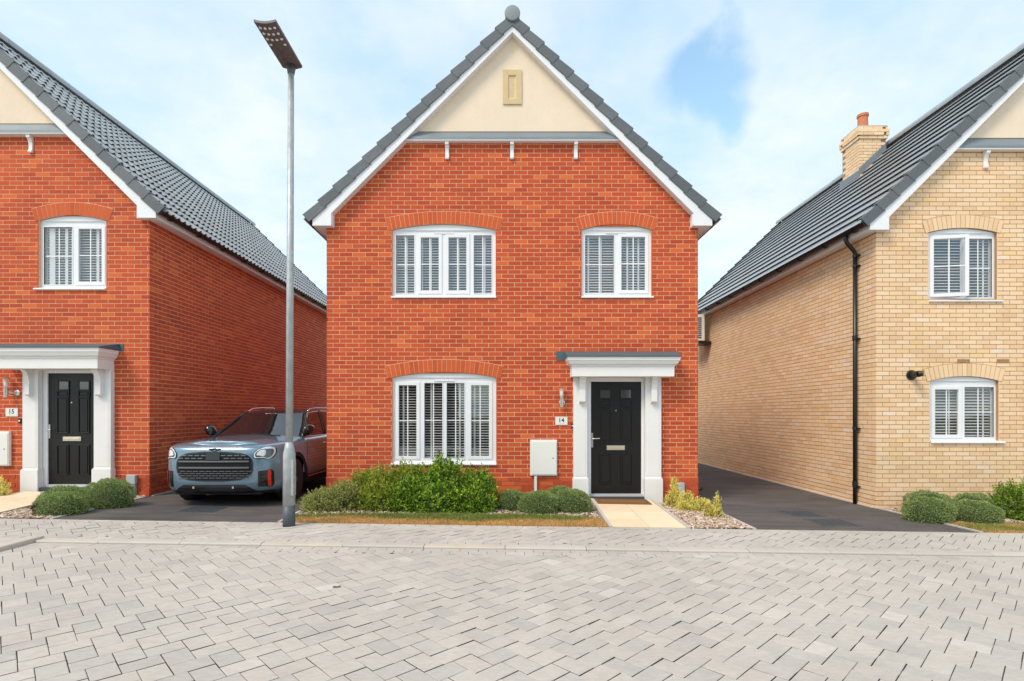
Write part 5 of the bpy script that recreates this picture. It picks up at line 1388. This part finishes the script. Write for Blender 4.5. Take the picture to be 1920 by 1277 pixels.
for k in range(4):
    for i in range(11):
        x = -.52+i*.1+(.05 if k % 2 else 0)
        if abs(x) > .53: continue
        nbar('grille_link', x-.04, x+.04, .455+k*.034, .463+k*.034, .024, 'car_bar', gframe, 3)
nbar('sensor_panel', -.105, .105, .735, .838, .034, 'car_black', gframe, 4)
# badge: winged ring
m_ = MB(); yb_ = yfront(0, .886)
for (r0, r1) in ((.030, .038),):
    A = [2*math.pi*j/24 for j in range(25)]
    m_.grid([[cw((r_*math.cos(a_), yb_-.020, .886+r_*.62*math.sin(a_))) for a_ in A] for r_ in (r0, r1)]); m_.grid([[cw((r_*math.cos(a_), yb_-.020+d_, .886+r_*.62*math.sin(a_))) for a_ in A] for r_, d_ in ((r1, 0), (r1, .03))])
for s_ in (-1, 1):
    for (z_, l_) in ((.901, .095), (.891, .082), (.881, .066)):
        m_.box(*sorted((CX+s_*.036, CX+s_*l_)), CY+yb_-.018, CY+yb_+.02, CZ+z_-.0035, CZ+z_+.0025)
obj('winged_badge', m_, 'car_black', car)
# headlights
for s_ in (-1, 1):
    P = [(.63, .735), (.78, .73), (.825, .76), (.845, .83), (.84, .895), (.81, .935), (.73, .935), (.64, .895), (.585, .83), (.585, .77)]
    P = [(s_*a, b_) for a, b_ in P]
    hl = nose_patch('headlight', P, .012, .04, 'car_black', car, 16)
    c0 = (sum(p[0] for p in P)/len(P), sum(p[1] for p in P)/len(P))
    P2 = [(c0[0]+(a-c0[0])*.92, c0[1]+(b_-c0[1])*.90) for a, b_ in P]; P3 = [(c0[0]+(a-c0[0])*.80, c0[1]+(b_-c0[1])*.76) for a, b_ in P]; P4 = [(c0[0]+(a-c0[0])*.42-s_*.03, c0[1]+(b_-c0[1])*.5) for a, b_ in P]
    nose_patch('light_ring', P2, .016, .004, 'headlamp_glass', hl, 16); nose_patch('lens', P3, .019, .003, 'headlamp_inner', hl, 12); nose_patch('reflector', P4, .022, .003, 'headlamp_glass', hl, 8)
    # bumper side intake with the red strip
    it = nose_patch('side_intake', [(s_*.65, .32), (s_*.80, .30), (s_*.825, .35), (s_*.825, .545), (s_*.80, .58), (s_*.655, .575)], .010, .03, 'car_black', car, 12)
    nose_patch('red_insert', [(s_*.770, .315), (s_*.795, .310), (s_*.802, .36), (s_*.802, .53), (s_*.795, .572), (s_*.770, .567)], .022, .02, 'car_red', it, 5)
    for zz3 in (.38, .44, .50): nbar('intake_slat', *sorted((s_*.665, s_*.755)), zz3, zz3+.008, .016, 'car_trim', it, 4)
nose_patch('lower_intake', [(-.62, .245), (.62, .245), (.56, .30), (.46, .355), (-.46, .355), (-.56, .30)], .012, .02, 'car_black', car)
nbar('front_lip', -.80, .80, .205, .245, .020, 'car_black', car, 30)
for s_ in (-1, 1):
    m_ = MB(); m_.box(CX+s_*.30-.012, CX+s_*.30+.012, CY-.02, CY+.0, CZ+.30, CZ+.33); obj('fog_sensor', m_, 'brass_steel', car)
# wipers
for (xa, xb) in ((.50, -.05), (-.05, -.55)):
    m_ = MB(); m_.tube([cw((xa, 1.20, 1.06)), cw(((xa+xb)/2, 1.21, 1.07)), cw((xb, 1.27, 1.09))], .008, 6); obj('wiper', m_, 'car_trim', car)

# a dead leaf blown on to the road
t = thing('dead_leaf', 'single brown dead leaf lying on the pale block paved road', 'leaf', (-1.49, 4.6, G(-1.49)))
q = MB(); q.grid([[(-1.52+.014*j, 4.58+.018*i+.006*j, G(-1.5)+.003+.004*abs(j-2)*(.6+.2*i)) for j in range(5)] for i in range(3)]); obj('blade', q, 'coir', t)

# bonnet shut line on the car
m_ = MB(); pts_ = [(x_, yfront(x_, .922)) for x_ in [-.80+1.6*k/24 for k in range(25)]]
m_.tube([cw((x_, y_-.001, .922)) for x_, y_ in pts_], .0045, 5); obj('bonnet_seam', m_, 'car_black', body)
